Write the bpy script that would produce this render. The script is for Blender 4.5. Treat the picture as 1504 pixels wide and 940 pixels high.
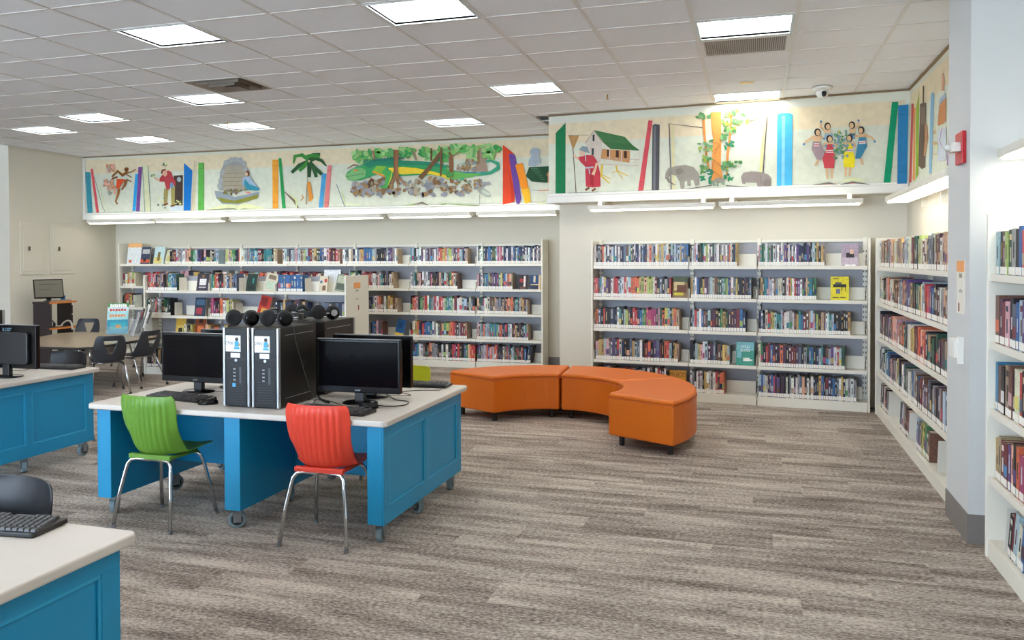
import bpy, bmesh, math, random
from mathutils import Vector, Matrix
R = math.radians
for o in list(bpy.data.objects): bpy.data.objects.remove(o, do_unlink=True)
scene = bpy.context.scene
COL = scene.collection
random.seed(7)

# ------------------------------------------------------------------ camera
F_PX, PCX, PCY = 1176.12, 752.0, 399.066
CAM_H, YAW, TILT, ROLL = 1.48, R(16.7736), R(0.9), R(-0.16)
FW = Vector((-math.sin(YAW)*math.cos(TILT), math.cos(YAW)*math.cos(TILT), -math.sin(TILT)))
_r = Vector((math.cos(YAW), math.sin(YAW), 0)); _u = _r.cross(FW)
RIGHT = math.cos(ROLL)*_r + math.sin(ROLL)*_u
UP = -math.sin(ROLL)*_r + math.cos(ROLL)*_u
CAMP = Vector((0, 0, CAM_H))
cam_d = bpy.data.cameras.new('camera'); cam = bpy.data.objects.new('camera', cam_d); COL.objects.link(cam)
cam_d.sensor_width = 36.0; cam_d.sensor_fit = 'HORIZONTAL'; cam_d.lens = F_PX/1504*36.0
cam_d.shift_x = (752.0-PCX)/1504; cam_d.shift_y = -(470.0-PCY)/1504
cam_d.clip_start = .05; cam_d.clip_end = 100
mw = Matrix.Identity(4)
for i in range(3):
    mw[i][0] = RIGHT[i]; mw[i][1] = UP[i]; mw[i][2] = -FW[i]; mw[i][3] = CAMP[i]
cam.matrix_world = mw
scene.camera = cam

# ------------------------------------------------------------------ world (daylight seen through the shopfront behind the camera), exposure
world = bpy.data.worlds.new('daylight'); scene.world = world; world.use_nodes = True
bgn = world.node_tree.nodes['Background']; bgn.inputs[0].default_value = (.66, .82, 1.0, 1); bgn.inputs[1].default_value = 6.0
vs = scene.view_settings
vs.view_transform = 'Standard'; vs.look = 'None'; vs.gamma = 1.0; vs.use_curve_mapping = False
vs.exposure = 1.75
LAMP_E = 5.5      # ceiling lamps
STRIP_E = 2.0     # wall strip lamps

# ------------------------------------------------------------------ survey helpers: where a sight line meets a real plane
def ray(px, py): return FW + RIGHT*((px-PCX)/F_PX) - UP*((py-PCY)/F_PX)
def onz(px, py, z): d = ray(px, py); return CAMP + d*((z-CAM_H)/d.z)
def ony(px, py, y): d = ray(px, py); return CAMP + d*(y/d.y)
def onx(px, py, x): d = ray(px, py); return CAMP + d*(x/d.x)
def onpl(px, py, p0, n): d = ray(px, py); return CAMP + d*((p0-CAMP).dot(n)/d.dot(n))
def proj(p):
    v = p-CAMP; z = v.dot(FW); return PCX+F_PX*v.dot(RIGHT)/z, PCY-F_PX*v.dot(UP)/z

# ------------------------------------------------------------------ materials
def lin(h):
    h = h.lstrip('#'); c = [int(h[i:i+2], 16)/255 for i in (0, 2, 4)]
    return tuple((x/12.92 if x <= .04045 else ((x+.055)/1.055)**2.4) for x in c) + (1.0,)
MATS = {}
def mat(name, hexc, rough=.5, metal=0.0, var=.0, vscale=30., bump=0., bscale=200., emit=0., coat=0., trans=0., alpha=1., spec=.5):
    if name in MATS: return MATS[name]
    m = bpy.data.materials.new(name); m.use_nodes = True; nt = m.node_tree; b = nt.nodes['Principled BSDF']
    c = lin(hexc) if isinstance(hexc, str) else hexc
    b.inputs['Base Color'].default_value = c; b.inputs['Roughness'].default_value = rough; b.inputs['Metallic'].default_value = metal
    b.inputs['Specular IOR Level'].default_value = spec
    if coat: b.inputs['Coat Weight'].default_value = coat
    if trans: b.inputs['Transmission Weight'].default_value = trans; b.inputs['IOR'].default_value = 1.1
    if alpha < 1: b.inputs['Alpha'].default_value = alpha
    if emit: b.inputs['Emission Color'].default_value = c; b.inputs['Emission Strength'].default_value = emit
    if var or bump:
        tc = nt.nodes.new('ShaderNodeTexCoord')
    if var:
        n = nt.nodes.new('ShaderNodeTexNoise'); n.inputs['Scale'].default_value = vscale; n.inputs['Detail'].default_value = 4
        nt.links.new(tc.outputs['Object'], n.inputs['Vector'])
        mx = nt.nodes.new('ShaderNodeMix'); mx.data_type = 'RGBA'
        mx.inputs[6].default_value = tuple(x*(1-var) for x in c[:3])+(1,); mx.inputs[7].default_value = tuple(min(1, x*(1+var)) for x in c[:3])+(1,)
        nt.links.new(n.outputs['Fac'], mx.inputs[0]); nt.links.new(mx.outputs[2], b.inputs['Base Color'])
    if bump:
        n2 = nt.nodes.new('ShaderNodeTexNoise'); n2.inputs['Scale'].default_value = bscale; n2.inputs['Detail'].default_value = 3
        nt.links.new(tc.outputs['Object'], n2.inputs['Vector'])
        bp = nt.nodes.new('ShaderNodeBump'); bp.inputs['Strength'].default_value = bump; bp.inputs['Distance'].default_value = .003
        nt.links.new(n2.outputs['Fac'], bp.inputs['Height']); nt.links.new(bp.outputs['Normal'], b.inputs['Normal'])
    MATS[name] = m; return m
def attr_mat(name, rough=.45, spec=.4, lo=.8, hi=1.15, sc=60):
    """colour comes from the mesh's own printed colours"""
    if name in MATS: return MATS[name]
    m = bpy.data.materials.new(name); m.use_nodes = True; nt = m.node_tree; b = nt.nodes['Principled BSDF']
    a = nt.nodes.new('ShaderNodeAttribute'); a.attribute_name = 'print'
    n = nt.nodes.new('ShaderNodeTexNoise'); n.inputs['Scale'].default_value = sc; n.inputs['Detail'].default_value = 3
    g = nt.nodes.new('ShaderNodeNewGeometry'); nt.links.new(g.outputs['Position'], n.inputs['Vector'])
    mr = nt.nodes.new('ShaderNodeMapRange'); mr.inputs[1].default_value = .3; mr.inputs[2].default_value = .7; mr.inputs[3].default_value = lo; mr.inputs[4].default_value = hi
    nt.links.new(n.outputs['Fac'], mr.inputs[0])
    mx = nt.nodes.new('ShaderNodeVectorMath'); mx.operation = 'SCALE'
    nt.links.new(a.outputs['Color'], mx.inputs[0]); nt.links.new(mr.outputs[0], mx.inputs['Scale'])
    nt.links.new(mx.outputs[0], b.inputs['Base Color']); b.inputs['Roughness'].default_value = rough; b.inputs['Specular IOR Level'].default_value = spec
    MATS[name] = m; return m

# ------------------------------------------------------------------ mesh builder
class MB:
    def __init__(s): s.v = []; s.f = []; s.m = []; s.c = []
    def face(s, idx, m=0, c=None): s.f.append(tuple(idx)); s.m.append(m); s.c.append(c)
    def add(s, vs_, fs, m=0, c=None):
        k = len(s.v); s.v += [tuple(p) for p in vs_]
        for f in fs: s.face([k+i for i in f], m, c)
        return s
    def box(s, x0, x1, y0, y1, z0, z1, m=0, c=None, M=None):
        if x0 > x1: x0, x1 = x1, x0
        if y0 > y1: y0, y1 = y1, y0
        if z0 > z1: z0, z1 = z1, z0
        p = [(x0,y0,z0),(x1,y0,z0),(x1,y1,z0),(x0,y1,z0),(x0,y0,z1),(x1,y0,z1),(x1,y1,z1),(x0,y1,z1)]
        if M: p = [tuple(M @ Vector(q)) for q in p]
        return s.add(p, [(0,3,2,1),(4,5,6,7),(0,1,5,4),(1,2,6,5),(2,3,7,6),(3,0,4,7)], m, c)
    def prism(s, pts, z0, z1, m=0, c=None, M=None):
        """pts: 2D outline (counter-clockwise) in local XY, extruded along Z"""
        n = len(pts); p = [(x, y, z0) for x, y in pts] + [(x, y, z1) for x, y in pts]
        if M: p = [tuple(M @ Vector(q)) for q in p]
        fs = [tuple(range(n-1, -1, -1)), tuple(range(n, 2*n))] + [(i, (i+1) % n, n+(i+1) % n, n+i) for i in range(n)]
        return s.add(p, fs, m, c)
    def tube(s, pts, r, n=8, m=0, c=None, cap=True):
        P = [Vector(p) for p in pts]; k = len(P); rs = r if isinstance(r, (list, tuple)) else [r]*k
        base = len(s.v); prev = None
        for i in range(k):
            t = (P[min(i+1, k-1)]-P[max(i-1, 0)]).normalized()
            if prev is None:
                a = Vector((0,0,1)) if abs(t.z) < .9 else Vector((1,0,0)); x = t.cross(a).normalized()
            else:
                x = (prev - t*prev.dot(t)); x = x.normalized() if x.length > 1e-6 else t.orthogonal().normalized()
            prev = x; y = t.cross(x)
            for j in range(n):
                a = 2*math.pi*j/n; s.v.append(tuple(P[i]+x*(rs[i]*math.cos(a))+y*(rs[i]*math.sin(a))))
        for i in range(k-1):
            for j in range(n):
                j2 = (j+1) % n
                s.face((base+i*n+j, base+i*n+j2, base+(i+1)*n+j2, base+(i+1)*n+j), m, c)
        if cap:
            s.face([base+j for j in range(n-1, -1, -1)], m, c); s.face([base+(k-1)*n+j for j in range(n)], m, c)
        return s
    def lathe(s, prof, n=16, m=0, c=None, M=None):
        base = len(s.v); k = len(prof)
        for r, z in prof:
            for j in range(n):
                a = 2*math.pi*j/n; p = Vector((r*math.cos(a), r*math.sin(a), z))
                s.v.append(tuple(M @ p if M else p))
        for i in range(k-1):
            for j in range(n):
                j2 = (j+1) % n; s.face((base+i*n+j, base+i*n+j2, base+(i+1)*n+j2, base+(i+1)*n+j), m, c)
        s.face([base+j for j in range(n-1, -1, -1)], m, c); s.face([base+(k-1)*n+j for j in range(n)], m, c)
        return s
    def build(s, name, mats, parent=None, bevel=0., seg=2, smooth=False, loc=None, rot=None, subsurf=0):
        me = bpy.data.meshes.new(name); me.from_pydata(s.v, [], s.f)
        if not isinstance(mats, (list, tuple)): mats = [mats]
        for m in mats: me.materials.append(m)
        me.polygons.foreach_set('material_index', s.m)
        if any(c is not None for c in s.c):
            at = me.color_attributes.new('print', 'FLOAT_COLOR', 'CORNER'); buf = []
            for f, c in zip(s.f, s.c): buf += list(c or (.5,.5,.5,1))*len(f)
            at.data.foreach_set('color', buf)
        if smooth: me.polygons.foreach_set('use_smooth', [True]*len(me.polygons))
        me.update()
        o = bpy.data.objects.new(name, me); COL.objects.link(o)
        if parent is not None: o.parent = parent
        if loc is not None: o.location = loc
        if rot is not None: o.rotation_euler = rot
        if bevel:
            b = o.modifiers.new('soft_edges', 'BEVEL'); b.width = bevel; b.segments = seg; b.limit_method = 'ANGLE'; b.angle_limit = R(50)
        if subsurf:
            b = o.modifiers.new('smooth', 'SUBSURF'); b.levels = subsurf; b.render_levels = subsurf
        return o

def tag(o, label=None, cat=None, group=None, kind=None):
    if label: o['label'] = label
    if cat: o['category'] = cat
    if group: o['group'] = group
    if kind: o['kind'] = kind
    return o
def thing(name, label, cat, loc=(0,0,0), rz=0., group=None):
    o = bpy.data.objects.new(name, None); COL.objects.link(o); o.empty_display_size = .1
    o.location = loc; o.rotation_euler = (0, 0, rz); return tag(o, label, cat, group)
def struct(o): o['kind'] = 'structure'; return o
def copy_tree(o, parent=None):
    c = o.copy(); COL.objects.link(c); c.parent = parent
    for ch in [x for x in bpy.data.objects if x.parent == o]: copy_tree(ch, c)
    return c
def rrect(x0, x1, y0, y1, r, n=5):
    out = []
    for cx, cy, a0 in ((x1-r, y0+r, -90), (x1-r, y1-r, 0), (x0+r, y1-r, 90), (x0+r, y0+r, 180)):
        for i in range(n+1):
            a = R(a0+90*i/n); out.append((cx+r*math.cos(a), cy+r*math.sin(a)))
    return out
def text_mesh(txt, size, name, m, parent, M, align='CENTER'):
    cu = bpy.data.curves.new(name, 'FONT'); cu.body = txt; cu.size = size; cu.align_x = align; cu.align_y = 'CENTER'; cu.resolution_u = 2; cu.extrude = .0003
    t = bpy.data.objects.new('t', cu); COL.objects.link(t); bpy.context.view_layer.update()
    me = bpy.data.meshes.new_from_object(t); bpy.data.objects.remove(t); me.name = name
    me.transform(M); me.materials.clear(); me.materials.append(m)
    o = bpy.data.objects.new(name, me); COL.objects.link(o); o.parent = parent; return o
# ------------------------------------------------------------------ room shell
ZC = 3.066
XR = 1.43                      # right wall
XL = -9.88                     # left wall
YL = 10.56                     # back wall, left part
RB_P = Vector((1.062, 8.315, 0)); RB_A = R(-5.03)
RB_X = Vector((math.cos(RB_A), math.sin(RB_A), 0)); RB_N = Vector((-RB_X.y, RB_X.x, 0))     # N points into the wall
M_wall = mat('wall_paint', '#ddd6c6', .75, var=.02, vscale=3)
M_trim = mat('white_trim', '#e6e4dc', .5)
M_base = mat('grey_rubber_base', '#7d7672', .6)
M_white = mat('shelf_white', '#e9e5d8', .42)
M_gapshade = mat('gap_shade_paint', '#8a7250', .8)

def carpet():
    m = bpy.data.materials.new('carpet_planks'); m.use_nodes = True; nt = m.node_tree; N = nt.nodes; L = nt.links; b = N['Principled BSDF']
    g = N.new('ShaderNodeNewGeometry'); sp = N.new('ShaderNodeSeparateXYZ'); L.new(g.outputs['Position'], sp.inputs[0])
    def mth(op, a, bb=None):
        n = N.new('ShaderNodeMath'); n.operation = op
        for i, x in enumerate((a, bb)):
            if x is None: continue
            if isinstance(x, (int, float)): n.inputs[i].default_value = x
            else: L.new(x, n.inputs[i])
        return n.outputs[0]
    row = mth('FLOOR', mth('DIVIDE', sp.outputs[1], .25))
    wn1 = N.new('ShaderNodeTexWhiteNoise'); wn1.noise_dimensions = '1D'; L.new(row, wn1.inputs['W'])
    colx = mth('FLOOR', mth('ADD', sp.outputs[0], mth('MULTIPLY', mth('MODULO', mth('ADD', mth('MULTIPLY', row, 7.0), 700.0), 10.0), .1)))
    cb = N.new('ShaderNodeCombineXYZ'); L.new(row, cb.inputs[0]); L.new(colx, cb.inputs[1])
    wn = N.new('ShaderNodeTexWhiteNoise'); wn.noise_dimensions = '2D'; L.new(cb.outputs[0], wn.inputs['Vector'])
    # streaks along the plank, shifted per plank
    sh = N.new('ShaderNodeVectorMath'); sh.operation = 'MULTIPLY'; L.new(wn.outputs['Color'], sh.inputs[0]); sh.inputs[1].default_value = (3, 1.2, 0)
    pos = N.new('ShaderNodeVectorMath'); pos.operation = 'ADD'; L.new(g.outputs['Position'], pos.inputs[0]); L.new(sh.outputs[0], pos.inputs[1])
    mp = N.new('ShaderNodeMapping'); mp.inputs['Scale'].default_value = (.8, 5.5, 1); L.new(pos.outputs[0], mp.inputs[0])
    n1 = N.new('ShaderNodeTexNoise'); n1.inputs['Scale'].default_value = 1.5; n1.inputs['Detail'].default_value = 4; n1.inputs['Roughness'].default_value = .6; L.new(mp.outputs[0], n1.inputs['Vector'])
    mp2 = N.new('ShaderNodeMapping'); mp2.inputs['Scale'].default_value = (48, 95, 1); L.new(g.outputs['Position'], mp2.inputs[0])
    n2 = N.new('ShaderNodeTexNoise'); n2.inputs['Scale'].default_value = 1.0; n2.inputs['Detail'].default_value = 3; n2.inputs['Roughness'].default_value = .7; L.new(mp2.outputs[0], n2.inputs['Vector'])
    f = mth('ADD', mth('MULTIPLY', n1.outputs['Fac'], 1.15), mth('MULTIPLY', wn.outputs['Value'], .10))
    f = mth('ADD', f, mth('MULTIPLY', mth('SUBTRACT', n2.outputs['Fac'], .5), 1.5))
    cr = N.new('ShaderNodeValToRGB'); L.new(f, cr.inputs[0]); e = cr.color_ramp.elements
    e[0].position = .26; e[0].color = lin('#554d48'); e[1].position = .90; e[1].color = lin('#c9bfb4')
    x = e.new(.55); x.color = lin('#8d827a')
    L.new(cr.outputs[0], b.inputs['Base Color']); b.inputs['Roughness'].default_value = .95; b.inputs['Specular IOR Level'].default_value = .1
    bp = N.new('ShaderNodeBump'); bp.inputs['Strength'].default_value = .5; bp.inputs['Distance'].default_value = .004; L.new(n2.outputs['Fac'], bp.inputs['Height']); L.new(bp.outputs[0], b.inputs['Normal'])
    return m
M_carpet = carpet()

floor = struct(MB().box(-12.5, 3.0, -5.2, 11.2, -.2, -.006).build('floor', M_carpet))
planks = []
for row in range(-6, 43):
    y0 = row*.25; off = ((row*7+700) % 10)*.1
    for cx in range(-13, 4):
        x0 = cx-off; x1 = x0+1.0
        x0c, x1c = max(x0, -11.2), min(x1, 1.40)
        if x1c-x0c < .05 or y0+.25 > YL: continue
        c = Vector(((x0c+x1c)/2, y0+.125, 0)); v = c-CAMP; d = v.dot(FW)
        if d < .8: vis = 0
        else:
            px, py = proj(c); vis = (F_PX/d)**2*(CAM_H/d) if (-120 < px < 1600 and py < 1060) else 0
        planks.append((vis, x0c, x1c, y0))
planks.sort(key=lambda t: -t[0])
plank_me = {}
for vis, x0, x1, y0 in planks[:300]:
    key = round(x1-x0, 3)
    if key not in plank_me:
        o = MB().box(0, x1-x0, 0, .25, -.006, 0).build('carpet_plank', M_carpet, floor); plank_me[key] = o.data
    else:
        o = bpy.data.objects.new('carpet_plank', plank_me[key]); COL.objects.link(o); o.parent = floor
    o.location = (x0, y0, 0)
mb = MB()
for vis, x0, x1, y0 in planks[300:]: mb.box(x0, x1, y0, y0+.25, -.006, 0)
mb.build('carpet_planks_beyond', M_carpet, floor)['kind'] = 'stuff'

# ceiling: slab, grid and tiles
M_tile = mat('ceiling_tile', '#e8e8ea', .9, var=.04, vscale=90, bump=.35, bscale=160)
M_grid = mat('ceiling_grid', '#d9d5d0', .5)
ceiling = struct(MB().box(-12.5, 3.0, -5.2, 11.2, ZC+.16, ZC+.3).build('ceiling', M_tile))
xs = [1.455, .925, .27, -.395, -1.06, -1.705, -2.352, -3.0, -3.64, -4.26, -4.88, -5.5, -6.12, -6.74, -7.36, -7.98, -8.60, -9.22, -9.84]
ys = [-.43+.4955*k for k in range(-9, 23)]     # 4.52 and 5.02 fall on the grid
lamp_cells = {}
def cell(x, y):
    i = min(range(len(xs)-1), key=lambda k: abs((xs[k]+xs[k+1])/2-x)); j = min(range(len(ys)-1), key=lambda k: abs((ys[k]+ys[k+1])/2-y)); return i, j
LAMPS = [((168,46),(335,63)), ((530,6),(700,25)), ((1020,22),(1167,38)), ((242,144),(361,152)), ((80,171),(192,177)), ((308,184),(402,187)),
         ((168,203),(253,206)), ((715,126),(825,133)), ((620,177),(709,180)), ((1046,133),(1148,139))]
lamp_ij = []
for a, b_ in LAMPS:
    p = (onz(*a, ZC)+onz(*b_, ZC))/2; lamp_ij.append(cell(p.x, p.y))
p = onz(28, 190.5, ZC); lamp_ij.append(cell(p.x, p.y))
vent_ij = cell(*((onz(1033,52,ZC)+onz(1155,62,ZC))/2)[:2]); diff_ij = cell(*((onz(285,124,ZC)+onz(393,131,ZC))/2)[:2])
extra = [(-2.7, 1.9), (-5.2, 1.9), (-.1, 2.7), (-7.2, 3.2), (-.1, .4), (-2.7, .2), (-5.2, .2), (-7.2, 5.0)]
for q in extra: lamp_ij.append(cell(*q))
extra_back = [(-.1, -2.2), (-2.9, -2.2), (-5.6, -2.2)]
taken = set(lamp_ij) | {vent_ij, diff_ij}
tile_me = {}; far = MB()
def inroom(x, y):
    lim = 8.72 - (x+2.1)*.088 if x > -2.2 else 9.93
    return y < lim
seen = 0
for i in range(len(xs)-1):
    for j in range(len(ys)-1):
        if (i, j) in taken: continue
        x1, x0 = xs[i]-.012, xs[i+1]+.012; y0, y1 = ys[j]+.012, ys[j+1]-.012
        c = Vector(((x0+x1)/2, (y0+y1)/2, ZC))
        if not inroom(c.x, y0): continue
        lim = (8.66-(c.x+2.1)*.088) if c.x > -2.2 else 9.9
        y1 = min(y1, lim)
        if x0 < XL: x0 = XL+.002
        if x1-x0 < .05 or y1-y0 < .03: continue
        d = (c-CAMP).dot(FW); ok = False
        if d > .5:
            px, py = proj(c); ok = -150 < px < 1480 and py > -60
        if ok:
            key = (round(x1-x0, 3), round(y1-y0, 3))
            if key not in tile_me:
                o = MB().box(-key[0]/2, key[0]/2, -key[1]/2, key[1]/2, 0, .014).build('ceiling_tile', M_tile, ceiling); tile_me[key] = o.data
            else:
                o = bpy.data.objects.new('ceiling_tile', tile_me[key]); COL.objects.link(o); o.parent = ceiling
            o.location = ((x0+x1)/2, (y0+y1)/2, ZC+.005)
            seen += 1
        else: far.box(x0, x1, y0, y1, ZC+.005, ZC+.019)
far.build('ceiling_tiles_beyond', M_tile, ceiling)['kind'] = 'stuff'
for x in xs: MB().box(x-.012, x+.012, ys[0], 9.9 if x < -2.2 else 8.66-(x+2.1)*.088, ZC, ZC+.02).build('grid_runner', M_grid, ceiling)
for y in ys: MB().box(max(XL, xs[-1]), 1.45 if y < 8.25 else (-2.0 if y > 8.7 else .2), y-.009, y+.009, ZC+.001, ZC+.02).build('grid_crossbar', M_grid, ceiling)

# walls
def wall(name, *a, m=M_wall): return struct(MB().box(*a).build(name, m))
wall('wall_back', XL-.2, -1.9, YL, YL+.2, 0, ZC+.16)
# right part of the back wall, slightly skewed, with its return to the deeper left part
W = .30
def rb(s, n, z): p = RB_P + RB_X*s + RB_N*n; return (p.x, p.y, z)
mb = MB(); s0 = -3.215
a_, b_, c_, d_ = rb(s0, W, 0), rb(.42, W, 0), rb(.42, W+2.1, 0), rb(s0, W+2.1, 0)
c_ = (b_[0], YL+.3, 0); d_ = (a_[0]+.02, YL+.3, 0)
mb.prism([a_[:2], b_[:2], c_[:2], d_[:2]], 0, ZC+.16); struct(mb.build('wall_back_right', M_wall))
wall('wall_right', XR, XR+.2, -5.0, 8.7, 0, ZC+.16)
wall('wall_left', XL-.2, XL, 8.63, YL+.1, 0, ZC+.16)
wall('wall_left_recess', -11.4, -11.2, -5.0, YL+.2, 0, ZC+.02, m=mat('wall_tan', '#a48f76', .8))
wall('wall_recess_end', -11.2, XL-.2, YL, YL+.2, 0, ZC+.16)
# wall behind the camera: shopfront of tall windows
mb = MB(); mb.box(-11.4, XR+.2, -5.2, -5.0, 0, .35); mb.box(-11.4, XR+.2, -5.2, -5.0, 2.75, ZC+.16)
for x in (-11.4, -8.2, -5.0): mb.box(x, x+.4, -5.2, -5.0, .35, 2.75)
mb.box(-2.0, XR+.2, -5.2, -5.0, .35, 2.75)  # unseen solid bay, added to cut the daylight falling on the column
struct(mb.build('wall_front', M_wall))
M_glass = mat('window_glass', '#f4f8fa', .02, trans=1.0, spec=.2)
for k, x in enumerate((-11.0, -7.8, -4.6)):
    f = MB(); y = -5.1
    for xa in (x, x+1.3, x+2.6): f.box(xa-.03+(.03 if xa == x else (-.03 if xa > x+2 else 0)), xa+.03+(.03 if xa == x else (-.03 if xa > x+2 else 0)), y-.03, y+.03, .35, 2.75)
    f.box(x, x+2.6, y-.029, y+.029, .35, .41); f.box(x, x+2.6, y-.029, y+.029, 2.69, 2.75)
    w = struct(f.build('window_%d' % (k+1), M_trim))
# column on the right wall between the bookcases
XC, YC0, YC1 = 1.07, 4.645, 5.13
struct(MB().box(XC, XR, YC0, YC1, 0, ZC+.004).build('wall_column', mat('column_paint', '#cdcecd', .7, var=.02, vscale=3)))
struct(MB().box(XC-.006, XC, YC0-.006, YC1, 0, .15).box(XC, XR, YC0-.006, YC0, 0, .15).build('baseboard_column', M_base))
struct(MB().box(XL, XL+.008, 8.63, YL, 0, .12).build('baseboard_left', M_base))
struct(MB().box(XL+.01, -2.1, YL-.008, YL, 0, .15).build('baseboard_back', M_base))
mb = MB(); aa = rb(s0-.004, W-.006, 0); mb.box(aa[0]-.008, aa[0]+.0, aa[1]+.01, YL, 0, .15); struct(mb.build('baseboard_return', M_base))

# soffits that carry the murals
M_soff = mat('soffit_paint', '#dcdccb', .65)
ZB = 2.10; YS = 9.92
struct(MB().box(XL+.005, rb(s0, W, 0)[0]+.1, YS, YL, ZB, ZC+.003).build('wall_soffit_back', M_soff))
mb = MB(); mb.prism([rb(s0-.03, .02, 0)[:2], rb(.35, .02, 0)[:2], rb(.35, W+.02, 0)[:2], rb(s0-.03, W+.02, 0)[:2]], ZB-.002, ZC+.003)
struct(mb.build('wall_soffit_back_right', M_soff))
XS = 1.405
struct(MB().box(XS, XR, YC1, 8.42, 2.05, ZC+.003).build('wall_soffit_right', M_soff))
# tan strips painting in the gap shadow between soffit and ceiling, and the rails under the murals
struct(MB().box(XL+.01, -2.13, YS-.02, YS, ZC-.014, ZC-.001).build('gap_shade_1', M_gapshade))
mb = MB(); mb.prism([rb(s0-.035, .0, 0)[:2], rb(.345, .0, 0)[:2], rb(.345, .02, 0)[:2], rb(s0-.035, .02, 0)[:2]], ZC-.014, ZC-.001); struct(mb.build('gap_shade_2', M_gapshade))
struct(MB().box(XS-.02, XS, YC1, 8.28, ZC-.014, ZC-.001).build('gap_shade_3', M_gapshade))
mb = MB(); mb.box(XL+.01, -2.13, YS-.035, YS, ZB-.004, ZB+.075); mb.box(XL+.01, -2.13, YS-.022, YS, ZB+.075, ZB+.105)
struct(mb.build('trim_4', M_trim, bevel=.006))
mb = MB()
for z0, z1, t in ((ZB-.006, ZB+.07, .035), (ZB+.07, ZB+.10, .02)):
    mb.prism([rb(s0-.045, .02-t, 0)[:2], rb(.335, .02-t, 0)[:2], rb(.335, .02, 0)[:2], rb(s0-.045, .02, 0)[:2]], z0, z1)
struct(mb.build('trim_5', M_trim, bevel=.006))
struct(MB().box(XS-.03, XS, YC1+.005, 8.24, 2.046, 2.12).build('trim_6', M_trim, bevel=.006))
struct(MB().box(XL+.005, XL+.05, YS-.016, YS, ZB+.1, ZC-.016).build('trim_7', M_trim))
# access panels in the left wall
for k, (ya, yb) in enumerate(((8.79, 9.19), (9.30, 9.71))):
    d = struct(MB().box(XL+.001, XL+.014, ya, yb, 1.28, 2.03).build('door_%d' % (k+1), M_wall, bevel=.003))
    MB().box(XL+.014, XL+.022, ya+.04, yb-.04, 1.33, 1.98).build('door_panel', M_wall, d, bevel=.003)
    MB().box(XL+.022, XL+.04, ya+.12, ya+.14, 1.62, 1.68).build('latch', mat('steel_dark', '#5b5650', .4, .8), d, bevel=.002)

# ------------------------------------------------------------------ ceiling lamps
M_lamp = mat('lamp_light', (1.0, .95, .88, 1), emit=LAMP_E)
M_refl = mat('lamp_reflector', '#c9d6dc', .35)
M_frame = mat('lamp_frame', '#c8d2d6', .4)
def scallop(w, d, nx, ny, r):
    """outline of a cluster of round lamps"""
    ptsl = []; N_ = 40
    for k in range(N_):
        a = 2*math.pi*k/N_; best = 0; ca, sa = math.cos(a), math.sin(a)
        for i in range(nx):
            for j in range(ny):
                cx = (i-(nx-1)/2)*w/nx; cy = (j-(ny-1)/2)*d/ny
                bq = cx*ca+cy*sa; cc = cx*cx+cy*cy-r*r; D = bq*bq-cc
                if D > 0: best = max(best, bq+math.sqrt(D))
        ptsl.append((best*ca, best*sa))
    return ptsl
def ceiling_lamp(i, j, label, near=False, xx=None, yy=None):
    x1, x0 = (xs[i]-.012, xs[i+1]+.012) if xx is None else (xx+.3, xx-.3)
    y0, y1 = (ys[j]+.01, ys[j+1]-.01) if yy is None else (yy-.237, yy+.237)
    cx, cy = (x0+x1)/2, (y0+y1)/2; w, d = x1-x0, y1-y0
    t = thing('ceiling_light', label, 'ceiling light', (cx, cy, ZC), 0, 'recessed ceiling lights')
    fr = MB(); e = .018
    fr.box(-w/2, w/2, -d/2, -d/2+e, -.002, .018); fr.box(-w/2, w/2, d/2-e, d/2, -.002, .018)
    fr.box(-w/2, -w/2+e, -d/2+e, d/2-e, -.002, .018); fr.box(w/2-e, w/2, -d/2+e, d/2-e, -.002, .018)
    fr.build('frame', M_frame, t)
    h = .13; rf = MB(); q = .004
    rf.box(-w/2+e, w/2-e, -d/2+e, d/2-e, h, h+q); rf.box(-w/2+e-q, -w/2+e, -d/2+e, d/2-e, .004, h); rf.box(w/2-e, w/2-e+q, -d/2+e, d/2-e, .004, h); rf.box(-w/2+e, w/2-e, -d/2+e-q, -d/2+e, .004, h); rf.box(-w/2+e, w/2-e, d/2-e, d/2-e+q, .004, h)
    rf.build('reflector', M_refl, t)
    if near: MB().prism(scallop(w*.78, d*.8, 4, 3, .095), h-.055, h-.03).build('diffuser', M_lamp, t)
    else: MB().prism(rrect(-w/2+.03, w/2-.03, -d/2+.028, d/2-.028, .03, 2), h-.05, h-.03).build('diffuser', M_lamp, t)
lamp_lab = ['recessed ceiling light with scalloped lamps above the green chair', 'scalloped recessed ceiling light in front of the central computer desk', 'recessed ceiling light next to the slatted air return grille',
 'recessed ceiling light right behind the square air diffuser', 'recessed ceiling light between two left-hand neighbours above the classroom table', 'recessed ceiling light above the palm tree part of the mural',
 'recessed ceiling light nearest the left end of the mural soffit', 'recessed ceiling light above the seam of the three-piece orange bench', 'recessed ceiling light in front of the lizard painting', 'recessed ceiling light beside the small yellow ceiling sticker',
 'recessed ceiling light closest to the tan wall recess']
for k, (i, j) in enumerate(lamp_ij):
    if k < len(lamp_lab): ceiling_lamp(i, j, lamp_lab[k], k in (0, 1, 2))
    else: ceiling_lamp(i, j, 'recessed ceiling light in the front half of the room')
for x, y in extra_back: ceiling_lamp(0, 0, 'recessed ceiling light by the shopfront windows', xx=x, yy=y)

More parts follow.
